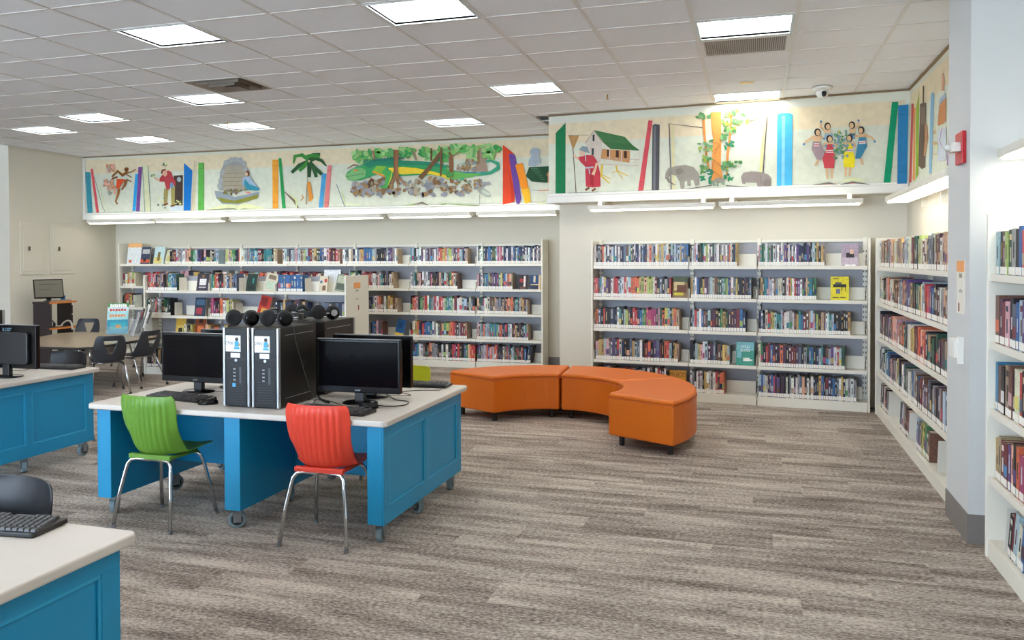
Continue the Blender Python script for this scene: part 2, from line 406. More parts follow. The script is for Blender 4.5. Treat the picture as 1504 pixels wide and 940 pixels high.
# strip lamps under the murals
M_strip = mat('strip_light', (1.0, .98, .88, 1), emit=STRIP_E)
M_body = mat('strip_body', '#dcd8cc', .45)
def strip(label, P, X, N_, s_a, s_b, z, dep=.15):
    """a lamp box running along X from s_a to s_b, its back at P (towards N)"""
    t = thing('strip_light', label, 'wall light', (0,0,0), 0, 'strip lights under the murals')
    def q(s, n): v = P+X*s+N_*n; return (v.x, v.y)
    MB().prism([q(s_a, -dep), q(s_b, -dep), q(s_b, 0), q(s_a, 0)], z, z+.045).build('housing', M_body, t, bevel=.006)
    MB().prism([q(s_a+.03, -dep+.015), q(s_b-.03, -dep+.015), q(s_b-.03, -.02), q(s_a+.03, -.02)], z-.012, z-.0005).build('diffuser', M_strip, t)
    MB().prism([q(s_a+.03, -dep+.02), q(s_b-.03, -dep+.02), q(s_b-.03, -dep+.06), q(s_a+.03, -dep+.06)], z+.0451, z+.0456).build('uplight_lens', M_strip, t)
    return t
PL = Vector((0, YS-.0, 0)); XV = Vector((1, 0, 0)); YV = Vector((0, 1, 0))
names = ['leftmost strip light below the running figure of the mural', 'strip light below the bearded man in the mural', 'strip light below the painted stone well and palm tree', 'strip light below the painted palm and open book', 'strip light below the painted green lizard', 'strip light below the painted red and purple books']
for (pa, pb), nm in zip(((131, 224), (230, 328), (339, 444), (450, 562), (571, 692), (701, 818)), names):
    sa = ony(pa, 326, YS-.1).x; sb = ony(pb, 322, YS-.1).x
    strip(nm, PL, XV, YV, sa, min(sb, -2.16), ZB-.056)
for pa, pb, nm in ((864, 1050, 'strip light below the old woman with broom and painted hut'), (1056, 1268, 'strip light below the painted elephant, tree and dancers')):
    p0 = RB_P - RB_N*.12
    sa = (onpl(pa, 302, p0, RB_N)-RB_P).dot(RB_X); sb = (onpl(pb, 300, p0, RB_N)-RB_P).dot(RB_X)
    t = strip(nm, RB_P+RB_N*(-.02), RB_X, RB_N, sa, sb, 2.0, .14)
    for s in (sa+.12, sb-.12):
        v = RB_P+RB_X*s; MB().box(-.02, .02, -.09, .29, 2.046, 2.094, M=Matrix.Translation(v) @ Matrix.Rotation(RB_A, 4, 'Z')).build('bracket', M_body, t)
XRV = Vector((0, -1, 0)); NRV = Vector((1, 0, 0))
for ya, yb, nm in ((7.85, 6.72, 'far strip light on the right wall, below the painted dark door'), (6.70, 5.50, 'strip light on the right wall next to the column')):
    t = strip(nm, Vector((1.33, 0, 0)), XRV, NRV, -ya, -yb, 1.985, .20)
    for y in (ya-.2, yb+.2): MB().box(1.24, XR, y-.015, y+.015, 2.031, 2.045).box(XR-.04, XR, y-.015, y+.015, 1.92, 2.031).build('bracket', M_body, t)
t = strip('strip light on the right wall above the nearest bookcase', Vector((1.40, 0, 0)), XRV, NRV, -4.60, -3.2, 1.985, .22)
for y in (4.2, 3.5): MB().box(1.30, XR, y, y+.03, 2.031, 2.045).build('bracket', M_body, t)

# grille, diffuser, sprinklers, camera, sticker
def cellbox(ij): i, j = ij; return xs[i+1]+.012, xs[i]-.012, ys[j]+.01, ys[j+1]-.01
x0, x1, y0, y1 = cellbox(vent_ij)
t = thing('air_grille', 'slatted grey air return grille in the ceiling', 'vent', ((x0+x1)/2, (y0+y1)/2, ZC)); w, d = x1-x0, y1-y0
MB().box(-w/2, w/2, -d/2, d/2, .012, .018).build('backing', mat('vent_dark', '#7a726c', .8), t)
fr = MB(); fr.box(-w/2, w/2, -d/2, -d/2+.03, -.002, .012); fr.box(-w/2, w/2, d/2-.03, d/2, -.002, .012); fr.box(-w/2, -w/2+.03, -d/2+.03, d/2-.03, -.002, .012); fr.box(w/2-.03, w/2, -d/2+.03, d/2-.03, -.002, .012)
fr.build('frame', M_grid, t)
base = None
for k in range(40):
    xx = -w/2+.035+k*(w-.07)/39
    if base is None: o = base = MB().box(-.004, .004, -d/2+.03, d/2-.03, -.001, .011).build('slat', mat('vent_slat', '#b7aca4', .5), t)
    else: o = bpy.data.objects.new('slat', base.data); COL.objects.link(o); o.parent = t
    o.location = (xx, 0, 0)
x0, x1, y0, y1 = cellbox(diff_ij)
t = thing('air_diffuser', 'square metal air diffuser with stepped cones in the ceiling', 'vent', ((x0+x1)/2, (y0+y1)/2, ZC)); w, d = (x1-x0)/2, (y1-y0)/2
M_vm = mat('diffuser_metal', '#8f857a', .35, .6)
for k, (f0, f1, za, zb) in enumerate(((1.0, .80, -.002, .014), (.74, .52, -.016, .010), (.46, .22, -.028, .004))):
    mb = MB(); A = [(-w*f0, -d*f0), (w*f0, -d*f0), (w*f0, d*f0), (-w*f0, d*f0)]; B = [(p[0]*f1/f0, p[1]*f1/f0) for p in A]
    mb.add([(x, y, za) for x, y in A]+[(x, y, zb) for x, y in B]+[(x, y, zb+.006) for x, y in A], [(i, 4+i, 4+(i+1) % 4, (i+1) % 4) for i in range(4)]+[(i, (i+1) % 4, 8+(i+1) % 4, 8+i) for i in range(4)])
    mb.build('cone', M_vm, t)
MB().box(-w, w, -d, d, .0155, .018).build('neck', mat('vent_black', '#2d2926', .9), t)
for px, py, lab in ((892, 138, 'small brass sprinkler head in front of the painted hut'), (334, 178.5, 'small sprinkler head beside the ceiling light near the palm painting')):
    p = onz(px, py, ZC); t = thing('sprinkler', lab, 'sprinkler', (p.x, p.y, ZC-.0), 0, 'ceiling sprinklers')
    MB().lathe([(.03, -.006), (.03, 0)], 12).build('escutcheon', M_grid, t); mb = MB().lathe([(.006, -.05), (.008, -.006)], 8)
    mb.lathe([(.018, -.056), (.018, -.050)], 10); mb.build('deflector', mat('brass', '#a98b52', .35, .8), t)
p = onz(1208, 128, ZC); t = thing('dome_camera', 'white ceiling-mounted dome security camera', 'camera', (p.x, p.y, ZC-.001))
MB().lathe([(.05, -.03), (.085, -.02), (.09, 0)], 20).build('mount', M_trim, t, smooth=True)
mb = MB().lathe([(.005, -.11), (.035, -.10), (.052, -.075), (.055, -.045), (.05, -.03)], 18); mb.build('body', M_trim, t, smooth=True)
MB().lathe([(.022, 0), (.022, .03)], 14, M=Matrix.Translation((.01, -.035, -.075)) @ Matrix.Rotation(R(70), 4, 'X')).build('lens', mat('lens_black', '#26262a', .15), t)
p = onz(1097, 122, ZC); tag(MB().prism(rrect(-.06, .06, -.02, .02, .008, 2), -.004, 0).build('sticker', mat('sticker_yellow', '#efc452', .5), None, loc=(p.x, p.y, ZC+.004)), 'small yellow sticker on a ceiling tile', 'sticker')
# ------------------------------------------------------------------ bookcases
M_back = mat('shelf_back_panel', '#a7a9b2', .5, var=.03, vscale=8)
M_perf = None
def perforated():
    m = bpy.data.materials.new('perforated_panel'); m.use_nodes = True; nt = m.node_tree; N = nt.nodes; L = nt.links; b = N['Principled BSDF']
    tc = N.new('ShaderNodeTexCoord'); mp = N.new('ShaderNodeMapping'); mp.inputs['Scale'].default_value = (38, 38, 38); L.new(tc.outputs['Object'], mp.inputs[0])
    v = N.new('ShaderNodeTexVoronoi'); v.inputs['Randomness'].default_value = .0; v.inputs['Scale'].default_value = 1; L.new(mp.outputs[0], v.inputs['Vector'])
    cr = N.new('ShaderNodeValToRGB'); cr.color_ramp.elements[0].position = .22; cr.color_ramp.elements[0].color = lin('#6b6a6c'); cr.color_ramp.elements[1].position = .30; cr.color_ramp.elements[1].color = lin('#b9bcc4')
    L.new(v.outputs['Distance'], cr.inputs[0]); L.new(cr.outputs[0], b.inputs['Base Color']); b.inputs['Roughness'].default_value = .5; return m
M_perf = perforated()
M_slot = mat('slot_dark', '#4b4c52', .7)
M_print = attr_mat('printed_cover'); M_paper = mat('page_paper', '#d9cdb4', .8, var=.08, vscale=300)
M_lbl = mat('spine_label_white', '#efece4', .6)

class Case:
    """frame of a bookcase: O = front bottom corner on the viewer's left, X to the viewer's right, N into the case"""
    def __init__(s, O, X, N): s.O = Vector(O); s.X = Vector(X); s.N = Vector(N)
    def s_at(s, px, py=420): return (onpl(px, py, s.O, s.N)-s.O).dot(s.X)
    def z_at(s, px, py): return onpl(px, py, s.O, s.N).z
    def mat(s):
        M = Matrix.Identity(4)
        for i in range(3): M[i][0] = s.X[i]; M[i][1] = s.N[i]; M[i][2] = (0, 0, 1)[i]; M[i][3] = s.O[i]
        return M
def make_case(label, case, cuts, levels, height, depth=.29, kick=.09, ends=(True, True), perf=False, back=True, stops=(), lip=.03, endz=None, name='bookcase', twosided=False, topless=False):
    """cuts: section boundaries along X; levels: tops of the boards above the base shelf"""
    t = thing(name, label, 'bookcase'); t.matrix_world = case.mat()
    L_, R_ = cuts[0], cuts[-1]; e = .022; dt = depth*2 if twosided else depth
    for k, (on, x) in enumerate(zip(ends, (L_-e, R_))):
        if on: MB().box(x, x+e, -.012, dt, 0, (endz or height)+.004).build('end_panel', M_white, t, bevel=.004)
    for i in range(len(cuts)-1):
        a, b_ = cuts[i]+.004, cuts[i+1]-.004
        MB().box(a, b_, -.004, .016, 0, kick).build('kick_plate', M_white, t, bevel=.002)
        MB().box(a, b_, .016, depth-.016, kick-.02, kick).build('base_shelf', M_white, t)
        if back: MB().box(a, b_, depth-.014, depth-.004, kick, height-.01).build('back_panel', M_perf if perf else M_back, t)
        if not topless: MB().box(a, b_, depth-.03, depth-.015, height-.028, height).build('top_rail', M_white, t, bevel=.002)
        for z in levels:
            sh = MB(); sh.box(a, b_, 0, .012, z-lip, z+.004); sh.box(a, b_, .012, depth-.03, z-.012, z); sh.build('shelf', M_white, t, bevel=.0015)
            for x in (a, b_-.004): MB().box(x, x+.004, .02, depth-.03, z, z+.10).build('shelf_bracket', M_white, t)
    for x in cuts:
        xa = min(max(x, L_+.02), R_-.02)
        up = MB().box(xa-.02, xa+.02, depth-.05, depth-.018, kick, height+.015).build('upright', M_white, t, bevel=.002)
        sl = MB()
        for z in [kick+.05+.05*k for k in range(int((height-kick-.1)/.05))]:
            for dx in (-.011, .011): sl.box(xa+dx-.004, xa+dx+.004, depth-.0515, depth-.0495, z, z+.018)
        sl.build('upright_slots', M_slot, up)['kind'] = 'stuff'
    for a, b_, z in stops:
        MB().box(a, b_, depth-.10, depth-.094, z+.001, z+.125).build('back_stop', M_white, t, bevel=.002)
    if twosided:
        a, b_ = L_, R_
        for i in range(len(cuts)-1):
            a, b_ = cuts[i]+.004, cuts[i+1]-.004
            MB().box(a, b_, dt-.016, dt+.004, 0, kick).build('kick_plate', M_white, t); MB().box(a, b_, depth, dt-.016, kick-.02, kick).build('base_shelf', M_white, t)
            for z in levels: MB().box(a, b_, depth+.03, dt-.012, z-.012, z).box(a, b_, dt-.012, dt, z-lip, z+.004).build('shelf', M_white, t)
    return t

RBC = Case(RB_P, RB_X, RB_N)
RB_CUT = [RBC.s_at(x) for x in (871, 1011, 1112, 1275)]; RB_LV = [1.402, 1.068, .732, .392]
LBC = Case((0, 10.235, 0), (1, 0, 0), (0, 1, 0))
LB_CUT = [ony(x, 400, 10.235).x for x in (176, 262.4, 339.8, 422.8, 509, 600.7, 698.3, 795)]; LB_LV = [1.415, 1.073, .740, .392]
RWC = Case((1.12, 0, 0), (0, -1, 0), (1, 0, 0))
RW_CUT = [-8.24, -7.20, -6.19, -5.20]; RW_LV = [1.395, 1.062, .735, .398]
NRC = Case((1.115, 0, 0), (0, -1, 0), (1, 0, 0))
NR_CUT = [-4.445, -3.48, -2.50]; NR_LV = [1.395, 1.062, .735, .398]
LWC = Case((0, 8.6, 0), (1, 0, 0), (0, 1, 0))
LW_CUT = [-7.58, -6.62, -5.65, -4.685]; LW_LV = [1.085, .762, .43]
def stop(case, pa, pb, z): return (case.s_at(pa), case.s_at(pb), z)
KB = .09
make_case('white steel bookcase in three sections on the right-hand back wall', RBC, RB_CUT, RB_LV, 1.672, kick=KB,
  stops=[stop(RBC, 1082, 1108, 1.402), stop(RBC, 1212, 1272, 1.402), stop(RBC, 1103, 1109, 1.068), stop(RBC, 1199, 1272, 1.068), stop(RBC, 997, 1008, .732), stop(RBC, 1095, 1109, .732), stop(RBC, 1250, 1272, .732), stop(RBC, 996, 1008, .392), stop(RBC, 1072, 1079, .392), stop(RBC, 1242, 1272, .392), stop(RBC, 1064, 1108, KB), stop(RBC, 1259, 1268, KB)])
make_case('long white seven-section bookcase under the lizard mural', LBC, LB_CUT, LB_LV, 1.69, kick=KB, endz=1.735,
  stops=[stop(LBC, 583, 599, 1.415), stop(LBC, 577, 598, 1.073), stop(LBC, 672, 696, 1.073), stop(LBC, 583, 599, .74), stop(LBC, 775, 793, .74), stop(LBC, 561, 577, .392), stop(LBC, 686, 696, .392), stop(LBC, 777, 793, .392), stop(LBC, 779, 793, KB), stop(LBC, 196, 206, 1.073), stop(LBC, 319, 328, 1.415)])
make_case('white bookcase with large books along the right wall, beside the column', RWC, RW_CUT, RW_LV, 1.665, kick=KB, perf=True)
make_case('white bookcase on the right wall in front of the column', NRC, NR_CUT, NR_LV, 1.69, kick=KB, perf=True)
make_case('low double-sided white bookcase in front of the long bookcase', LWC, LW_CUT, LW_LV, 1.28, kick=KB, twosided=True, topless=True,
  stops=[(-7.15, -6.62, 1.085), (-6.18, -5.65, 1.085), (-5.30, -4.70, 1.085), (-7.1, -6.62, .762), (-6.3, -5.65, .762), (-7.15, -6.65, .43)])

# ------------------------------------------------------------------ books
BC = dict(w='f0efec', W='e2dac4', k='23232b', n='22345c', b='2f6fb0', B='2b90d0', t='1f8d96', c='a9c6d4', s='5d6e86', g='3f9858', G='2b5b48', l='b4c552', y='e6cf4e', Y='cfa74e', o='ee6a2c', O='eeb184',
          r='d6303a', R='852838', m='c53c78', p='dfa7b0', v='694a90', V='573350', u='78503f', U='bfa07e', e='9c9ca2', E='55555e')
CNAME = dict(w='white', W='cream', k='black', n='navy', b='blue', B='bright blue', t='teal', c='pale blue', s='slate', g='green', G='dark green', l='lime', y='yellow', Y='gold', o='orange', O='peach',
             r='red', R='maroon', m='magenta', p='pink', v='purple', V='plum', u='brown', U='tan', e='grey', E='charcoal')
BOOKS = []      # dicts: case, s, w, h, d, z, lean, code, where
rng = random.Random(11)
def row(case, pa, pb, py, z, cols, where, h=(.19, .23), d=(.13, .17), lean=0., front=.02, tail=0., lbl=True, s_range=None):
    sa, sb = s_range if s_range else (case.s_at(pa, py), case.s_at(pb, py))
    ws = [rng.uniform(.7, 1.35) for _ in cols]; tot = sum(ws); x = sa
    for i, (c, w_) in enumerate(zip(cols, ws)):
        w = w_/tot*(sb-sa)
        BOOKS.append(dict(case=case, s=x, w=w*.965, h=rng.uniform(*h), d=rng.uniform(*d), z=z, lean=lean if lean else (tail if i > len(cols)-4 else 0), code=c, where=where, front=front+rng.uniform(0, .006), lbl=lbl))
        x += w
A = 'back-right wall bookcase'
row(RBC, 872, 1010.5, 380, 1.402, 'WkeVownwVcswVwknsucGVwnnwncnnWoenwYcYcwkcGcscUbsb', 'top shelf, '+A, (.205, .235))
row(RBC, 872, 985, 425, 1.068, 'rrstwyvVwprrscwrWcooooYlOlllWRkskekr', 'second shelf, '+A, (.195, .225))
row(RBC, 872, 997, 470, .732, 'uoskrkkenkwtkclVkrrnbggmmmmVpGoycGYoU', 'third shelf, '+A, (.20, .235))
row(RBC, 874, 995, 515, .392, 'pYYcpesvGrWnkksYcswkRokvsRkorckYU', 'fourth shelf, '+A, (.19, .235), tail=.08)
row(RBC, 874, 980, 560, KB, 'UtkbcweGkubcorbsrenccekwekwrRkwk', 'bottom shelf, '+A, (.20, .24))
row(RBC, 1013, 1082, 380, 1.402, 'kwcpwkGktwlwVwGewwVewewsoWknY', 'top shelf, '+A, (.20, .24))
row(RBC, 1014, 1103, 425, 1.068, 'YcwbkkYVVecWuGGcglbvwsykkkVkns', 'second shelf, '+A, (.20, .225))
row(RBC, 1013, 1095, 470, .732, 'kcrcwbuncVVkGgYGVVVRbn', 'third shelf, '+A, (.20, .235))
row(RBC, 1013, 1071, 515, .392, 'kkcYpwcVVskukyYc', 'fourth shelf, '+A, (.19, .24))
row(RBC, 1013, 1063, 560, KB, 'wekwewkYwWewrVoo', 'bottom shelf, '+A, (.21, .235))
row(RBC, 1114, 1211, 380, 1.402, 'ptGgwgeGwewewevnwnwnwvnnknvnkcGYkYU', 'top shelf, '+A, (.195, .24))
row(RBC, 1114, 1199, 425, 1.068, 'kYGtbpcwueWWkuwolwrRvwVnOttGg', 'second shelf, '+A, (.20, .225))
row(RBC, 1114, 1249, 470, .732, 'nskWrYlcttcRwwewuYtbRuUcpGlkUuwctckkkkkkY', 'third shelf, '+A, (.19, .235))
row(RBC, 1114, 1241, 515, .392, 'WgkrRbVkVoVkVRRVskeGbbknctkuevwrcG', 'fourth shelf, '+A, (.20, .235))
row(RBC, 1114, 1258, 570, KB, 'cbcWVvbmVvkVkwkewkwesOkwkwknkYbkRnnbnewYnwewe', 'bottom shelf, '+A, (.20, .24))
A = 'long bookcase under the lizard'
row(LBC, 248, 319, 375, 1.415, 'kVRcpscwpOOGgcsnVkpkkWkec', 'top shelf, '+A, (.20, .235)); row(LBC, 330, 406, 375, 1.415, 'lWplggknowwwceetbtctRRkkttttkWU', 'top shelf, '+A, (.20, .235))
row(LBC, 414, 498, 375, 1.415, 'wcsVceppcUWlcRRWYGGbbwpRVuRrU', 'top shelf, '+A, (.20, .23)); row(LBC, 502, 583, 375, 1.415, 'wckewUnwseYYbbbbcekkkknenvVewU', 'top shelf, '+A, (.20, .235))
row(LBC, 602, 686, 375, 1.415, 'tcGkwcwVwevVeVewseroyYoclleVsrccnkpU', 'top shelf, '+A, (.20, .235)); row(LBC, 699.5, 794, 375, 1.415, 'wnwwgnnsbbGGGgcmpmwnnwnnwbnwbnnVnwnwbnwnVwnU', 'top shelf, '+A, (.20, .25))
row(LBC, 179, 198, 415, 1.073, 'RwYWlW', 'second shelf, '+A); row(LBC, 212, 260, 415, 1.073, 'RrekrnuYbOkkut', 'second shelf, '+A); row(LBC, 264, 338, 415, 1.073, 'pppknYykceVkUkwes', 'second shelf, '+A, (.20, .25))
row(LBC, 341, 421, 415, 1.073, 'pWUruRwWlcroopRuWVkrR', 'second shelf, '+A, (.20, .24)); row(LBC, 424, 507, 415, 1.073, 'rVwpRkVuRrWukcorRkgr', 'second shelf, '+A, (.20, .24))
row(LBC, 511, 577, 415, 1.073, 'cglWGcVprvoRwwVpetkVskwU', 'second shelf, '+A, (.20, .25)); row(LBC, 602, 671, 415, 1.073, 'wetkUpkwewsVmkkkVOskcUkgrWu', 'second shelf, '+A, (.20, .24)); row(LBC, 700, 752, 415, 1.073, 'pVwVtblVVvVvRtyVbcoOU', 'second shelf, '+A, (.205, .225))
row(LBC, 179, 196, 450, .74, 'kuorYYkW', 'third shelf, '+A); row(LBC, 264, 338, 450, .74, 'kOuYoryVkGwokbe', 'third shelf, '+A, (.2, .26)); row(LBC, 341, 421, 450, .74, 'kyorWgubVkOusyr', 'third shelf, '+A, (.2, .26)); row(LBC, 424, 507, 450, .74, 'OsyrkuorlVgoroYk', 'third shelf, '+A, (.2, .26))
row(LBC, 541, 583, 450, .74, 'knewpouwGYYuU', 'third shelf, '+A); row(LBC, 602, 697, 450, .74, 'korpkgUrwteerwrrWgtcgWRwWcckWsk', 'third shelf, '+A, (.20, .24)); row(LBC, 700, 774, 450, .74, 'OGGmwWWuuGOesenUukoOookttVcYYVU', 'third shelf, '+A, (.20, .23))
row(LBC, 543, 561, 485, .392, 'kbbpsu', 'fourth shelf, '+A); row(LBC, 602, 685, 485, .392, 'kUwYonnrvbbtwewsuOglYorukeRRRU', 'fourth shelf, '+A, (.20, .235)); row(LBC, 700, 775, 485, .392, 'pucsoccetttgbgcronsrkcwkRYkkukkctU', 'fourth shelf, '+A, (.20, .23))
row(LBC, 602, 697, 520, KB, 'rVbtwwukuoOeeekkwkwkkrmkrkkbgOorr', 'bottom shelf, '+A, (.20, .24)); row(LBC, 700, 778, 520, KB, 'nvneecpovpocoorkkkkWYsrskcckurkkrkbbkk', 'bottom shelf, '+A, (.19, .24), tail=.18)
A = 'low double-sided bookcase'
row(LWC, 215, 258, 415, 1.085, 'RrerpnuUbOkkutctbsG', 'top shelf, '+A, (.20, .225)); row(LWC, 309, 346, 415, 1.085, 'tgorrkkVkUWbuUebs', 'top shelf, '+A, (.19, .225)); row(LWC, 407, 443, 415, 1.085, 'bbbbbbbbbb', 'top shelf, '+A, (.205, .208))
row(LWC, 213, 249, 450, .762, 'GkUGerewckGGGk', 'middle shelf, '+A, (.20, .235)); row(LWC, 307, 341, 450, .762, 'RmVkkoowWlUlW', 'middle shelf, '+A, (.19, .235)); row(LWC, 403, 450, 450, .762, 'nksYnnkuVkYn', 'middle shelf, '+A, (.19, .23)); row(LWC, 462, 506, 450, .762, 'eEssEksne', 'middle shelf, '+A, (.18, .2))
row(LWC, 266, 281, 480, .43, 'yWWkky', 'lower shelf, '+A); row(LWC, 300, 400, 480, .43, 'OYuoesYkrouYkOsuYrkO', 'lower shelf, '+A); row(LWC, 403, 505, 480, .43, 'kruYOgVskeorUYkRuWbk', 'lower shelf, '+A); row(LWC, 252, 505, 520, KB, 'kkuUkYkgVsekOruWknYkRbgkuUeskVYorkn', 'bottom shelf, '+A); row(LWC, 214, 240, 520, KB, 'kkuUkYkg', 'bottom shelf, '+A)
A = 'right wall bookcase beside the column'
def rw(z, cols, where, h, d, ya=-8.22, yb=-5.21, **k): row(RWC, 0, 0, 0, z, cols, where, h, d, s_range=(ya, yb), **k)
rw(1.395, 'WuUOkVWuReUpWYWwUuUUYwuwcWWWVRGGGWlWRWYesekWuUVwpUOWeVuW', 'top shelf, '+A, (.20, .255), (.16, .2))
rw(1.062, 'kWuwVkupUouWWWUuuRuReseoskvvvYkGkGtYWcrrrmvbkuVWeOuUVpUs', 'second shelf, '+A, (.21, .25), (.16, .2))
rw(.735, 'kuVkOsuVVvUVUrOOpppouOuoGskWWYYyRuorOorksYkgkGkVuEUuVpUO', 'third shelf, '+A, (.20, .25), (.16, .2))
rw(.398, 'kewkeGctbbnpVuekWYYkkuwsGuewWbeeubuRvuvuskueEkVeucskuEpV', 'fourth shelf, '+A, (.20, .26), (.17, .205))
rw(KB, 'kwkwRkeV', 'bottom shelf, '+A, (.20, .24), (.16, .2), -8.15, -7.72, lean=.25); rw(KB, 'skweukR', 'bottom shelf, '+A, (.20, .24), (.16, .2), -7.15, -6.75, lean=.22)
rw(KB, 'csvlygGu', 'bottom shelf, '+A, (.19, .24), (.16, .2), -6.45, -6.0, lean=.2); rw(KB, 'yyRRrr', 'bottom shelf, '+A, (.20, .23), (.16, .2), -5.5, -5.24, lean=.2)
A = 'nearest bookcase in front of the column'
def nr(z, cols, where, h, d, ya=-4.43, yb=-3.50, **k): row(NRC, 0, 0, 0, z, cols, where, h, d, s_range=(ya, yb), **k)
nr(1.395, 'ckulGekbrOkweuVcnW', 'top shelf, '+A, (.205, .235), (.16, .2)); nr(1.062, 'uVRpksbcvVRuGtcskR', 'second shelf, '+A, (.20, .235), (.16, .2))
nr(.735, 'BukUukWrkWnesGuVpk', 'third shelf, '+A, (.21, .25), (.18, .23)); nr(.398, 'YURRvOkomrkVGuorkU', 'fourth shelf, '+A, (.20, .24), (.17, .22)); nr(KB, 'kRcWbn', 'bottom shelf, '+A, (.20, .25), (.16, .2), -4.22, -3.95, lean=.22)

def jit(c, a=.16):
    k = rng.uniform(1-a, 1+a)*.86; g = .3*c[0]+.59*c[1]+.11*c[2]; return tuple(min(1, max(0, (x*.8+g*.2)*k*rng.uniform(.93, 1.07))) for x in c[:3])+(1.,)
for i, b in enumerate(BOOKS):
    c = b['case']; b['col'] = jit(lin(BC[b['code']])); b['i'] = i
    b['p'] = c.O + c.X*(b['s']+b['w']/2) + c.N*b['front'] + Vector((0, 0, b['z']))
    v = b['p']+Vector((0, 0, .1))-CAMP; dd = v.dot(FW)
    px, py = proj(b['p']+Vector((0, 0, .1)))
    face = abs((v/v.length).dot(c.N)); side = abs((v/v.length).dot(c.X))
    b['area'] = (b['w']*face+.05*side)*b['h']*(F_PX/dd)**2 if (-5 < px < 1509 and -5 < py < 945) else 0
    # things standing in front of the long bookcase
    if c is LBC and px < 540 and b['z'] < 1.3: b['area'] *= .2
    if c in (RBC,) and b['z'] < .2 and px < 1040: b['area'] *= .3
    if c is LWC and py > 440: b['area'] *= .6
order = sorted(range(len(BOOKS)), key=lambda k: -BOOKS[k]['area']); TOP = set(order[:300])

def book_parts(b):
    """three builders in the book's own space: x across the spine, y into the shelf, z up"""
    w, h, d = b['w'], b['h'], b['d']; t = min(.0025, w*.12); col = b['col']; dark = tuple(x*.55 for x in col[:3])+(1,)
    lum = .3*col[0]+.6*col[1]+.1*col[2]
    alt = jit(lin(rng.choice(['f2efe6', 'e8d9a0', 'd9d9de', 'd8a040'])) if lum < .25 else lin(rng.choice(['2a2a35', '7a2030', '24406a', '3a3a3a'])), .1)
    cv = MB()
    cv.box(0, w, 0, t, 0, h, c=col); cv.box(0, t, t, d, 0, h, c=col); cv.box(w-t, w, t, d, 0, h, c=col)
    style = rng.random(); e = .0006
    if style < .4: cv.box(w*.38, w*.62, -e, 0, h*.38, h*.38+h*rng.uniform(.2, .45), c=alt)
    elif style < .6: cv.box(w*.2, w*.8, -e, 0, h*.78, h*.9, c=alt); cv.box(w*.35, w*.65, -e, 0, h*.3, h*.62, c=jit(alt, .2))
    elif style < .85: cv.box(w*.02, w*.98, -e, 0, h*.25, h*.5, c=jit(lin(rng.choice(list(BC.values()))), .1))
    pg = MB().box(t, w-t, t, d-.004, .003, h-.004)
    lb = None
    if b['lbl']: lb = MB().box(w*.04, w*.96, -.0014, -.0007, .006, .006+min(.036, h*.17))
    return cv, pg, lb
def book_matrix(b):
    c = b['case']; M = Matrix.Identity(4); P = c.O + c.X*b['s'] + c.N*b['front'] + Vector((0, 0, b['z']+.0005))
    for i in range(3): M[i][0] = c.X[i]; M[i][1] = c.N[i]; M[i][2] = (0, 0, 1)[i]; M[i][3] = P[i]
    if b['lean']: M = M @ Matrix.Rotation(b['lean'], 4, 'Y')
    return M
rest = MB(); rest_p = MB(); rest_l = MB()
M_printL = [M_print]
for i, b in enumerate(BOOKS):
    cv, pg, lb = book_parts(b); M = book_matrix(b)
    if b['lean']: # stand the tilted book on its lower edge
        M = Matrix.Translation((0, 0, b['w']*math.sin(b['lean']))) @ M
    if i in TOP:
        nb = [CNAME[BOOKS[k]['code']] for k in (i-1, i+1) if 0 <= k < len(BOOKS) and BOOKS[k]['where'] == b['where']]
        th = 'thick ' if b['w'] > .034 else ('thin ' if b['w'] < .018 else '')
        if len(nb) == 2: lab = '%s%s book between %s and %s ones, %s' % (th, CNAME[b['code']], nb[0], nb[1], b['where'])
        else: lab = '%s%s book at the row end by a %s one, %s' % (th, CNAME[b['code']], nb[0] if nb else 'bare', b['where'])
        lab = lab.strip()
        if len(lab.split()) > 16: lab = '%s book by a %s one, %s' % (CNAME[b['code']], nb[-1] if nb else 'bare', b['where'])
        o = cv.build('book', M_print); o.matrix_world = M; tag(o, lab, 'book', 'books on the '+b['where'])
        pg.build('pages', M_paper, o)
        if lb: lb.build('spine_label', M_lbl, o)
    else:
        for src, dst in ((cv, rest), (pg, rest_p), (lb, rest_l)):
            if src is None: continue
            k = len(dst.v); dst.v += [tuple(M @ Vector(q)) for q in src.v]
            for f, m_, c_ in zip(src.f, src.m, src.c): dst.face([k+j for j in f], {id(rest): 0, id(rest_p): 1, id(rest_l): 2}[id(dst)], c_)
for src in (rest_p, rest_l):
    k = len(rest.v); rest.v += src.v
    for f, m_, c_ in zip(src.f, src.m, src.c): rest.face([k+j for j in f], m_, c_)
tag(rest.build('books', [M_print, M_paper, M_lbl]), 'many more upright library books filling the white shelves', 'books', kind='stuff')

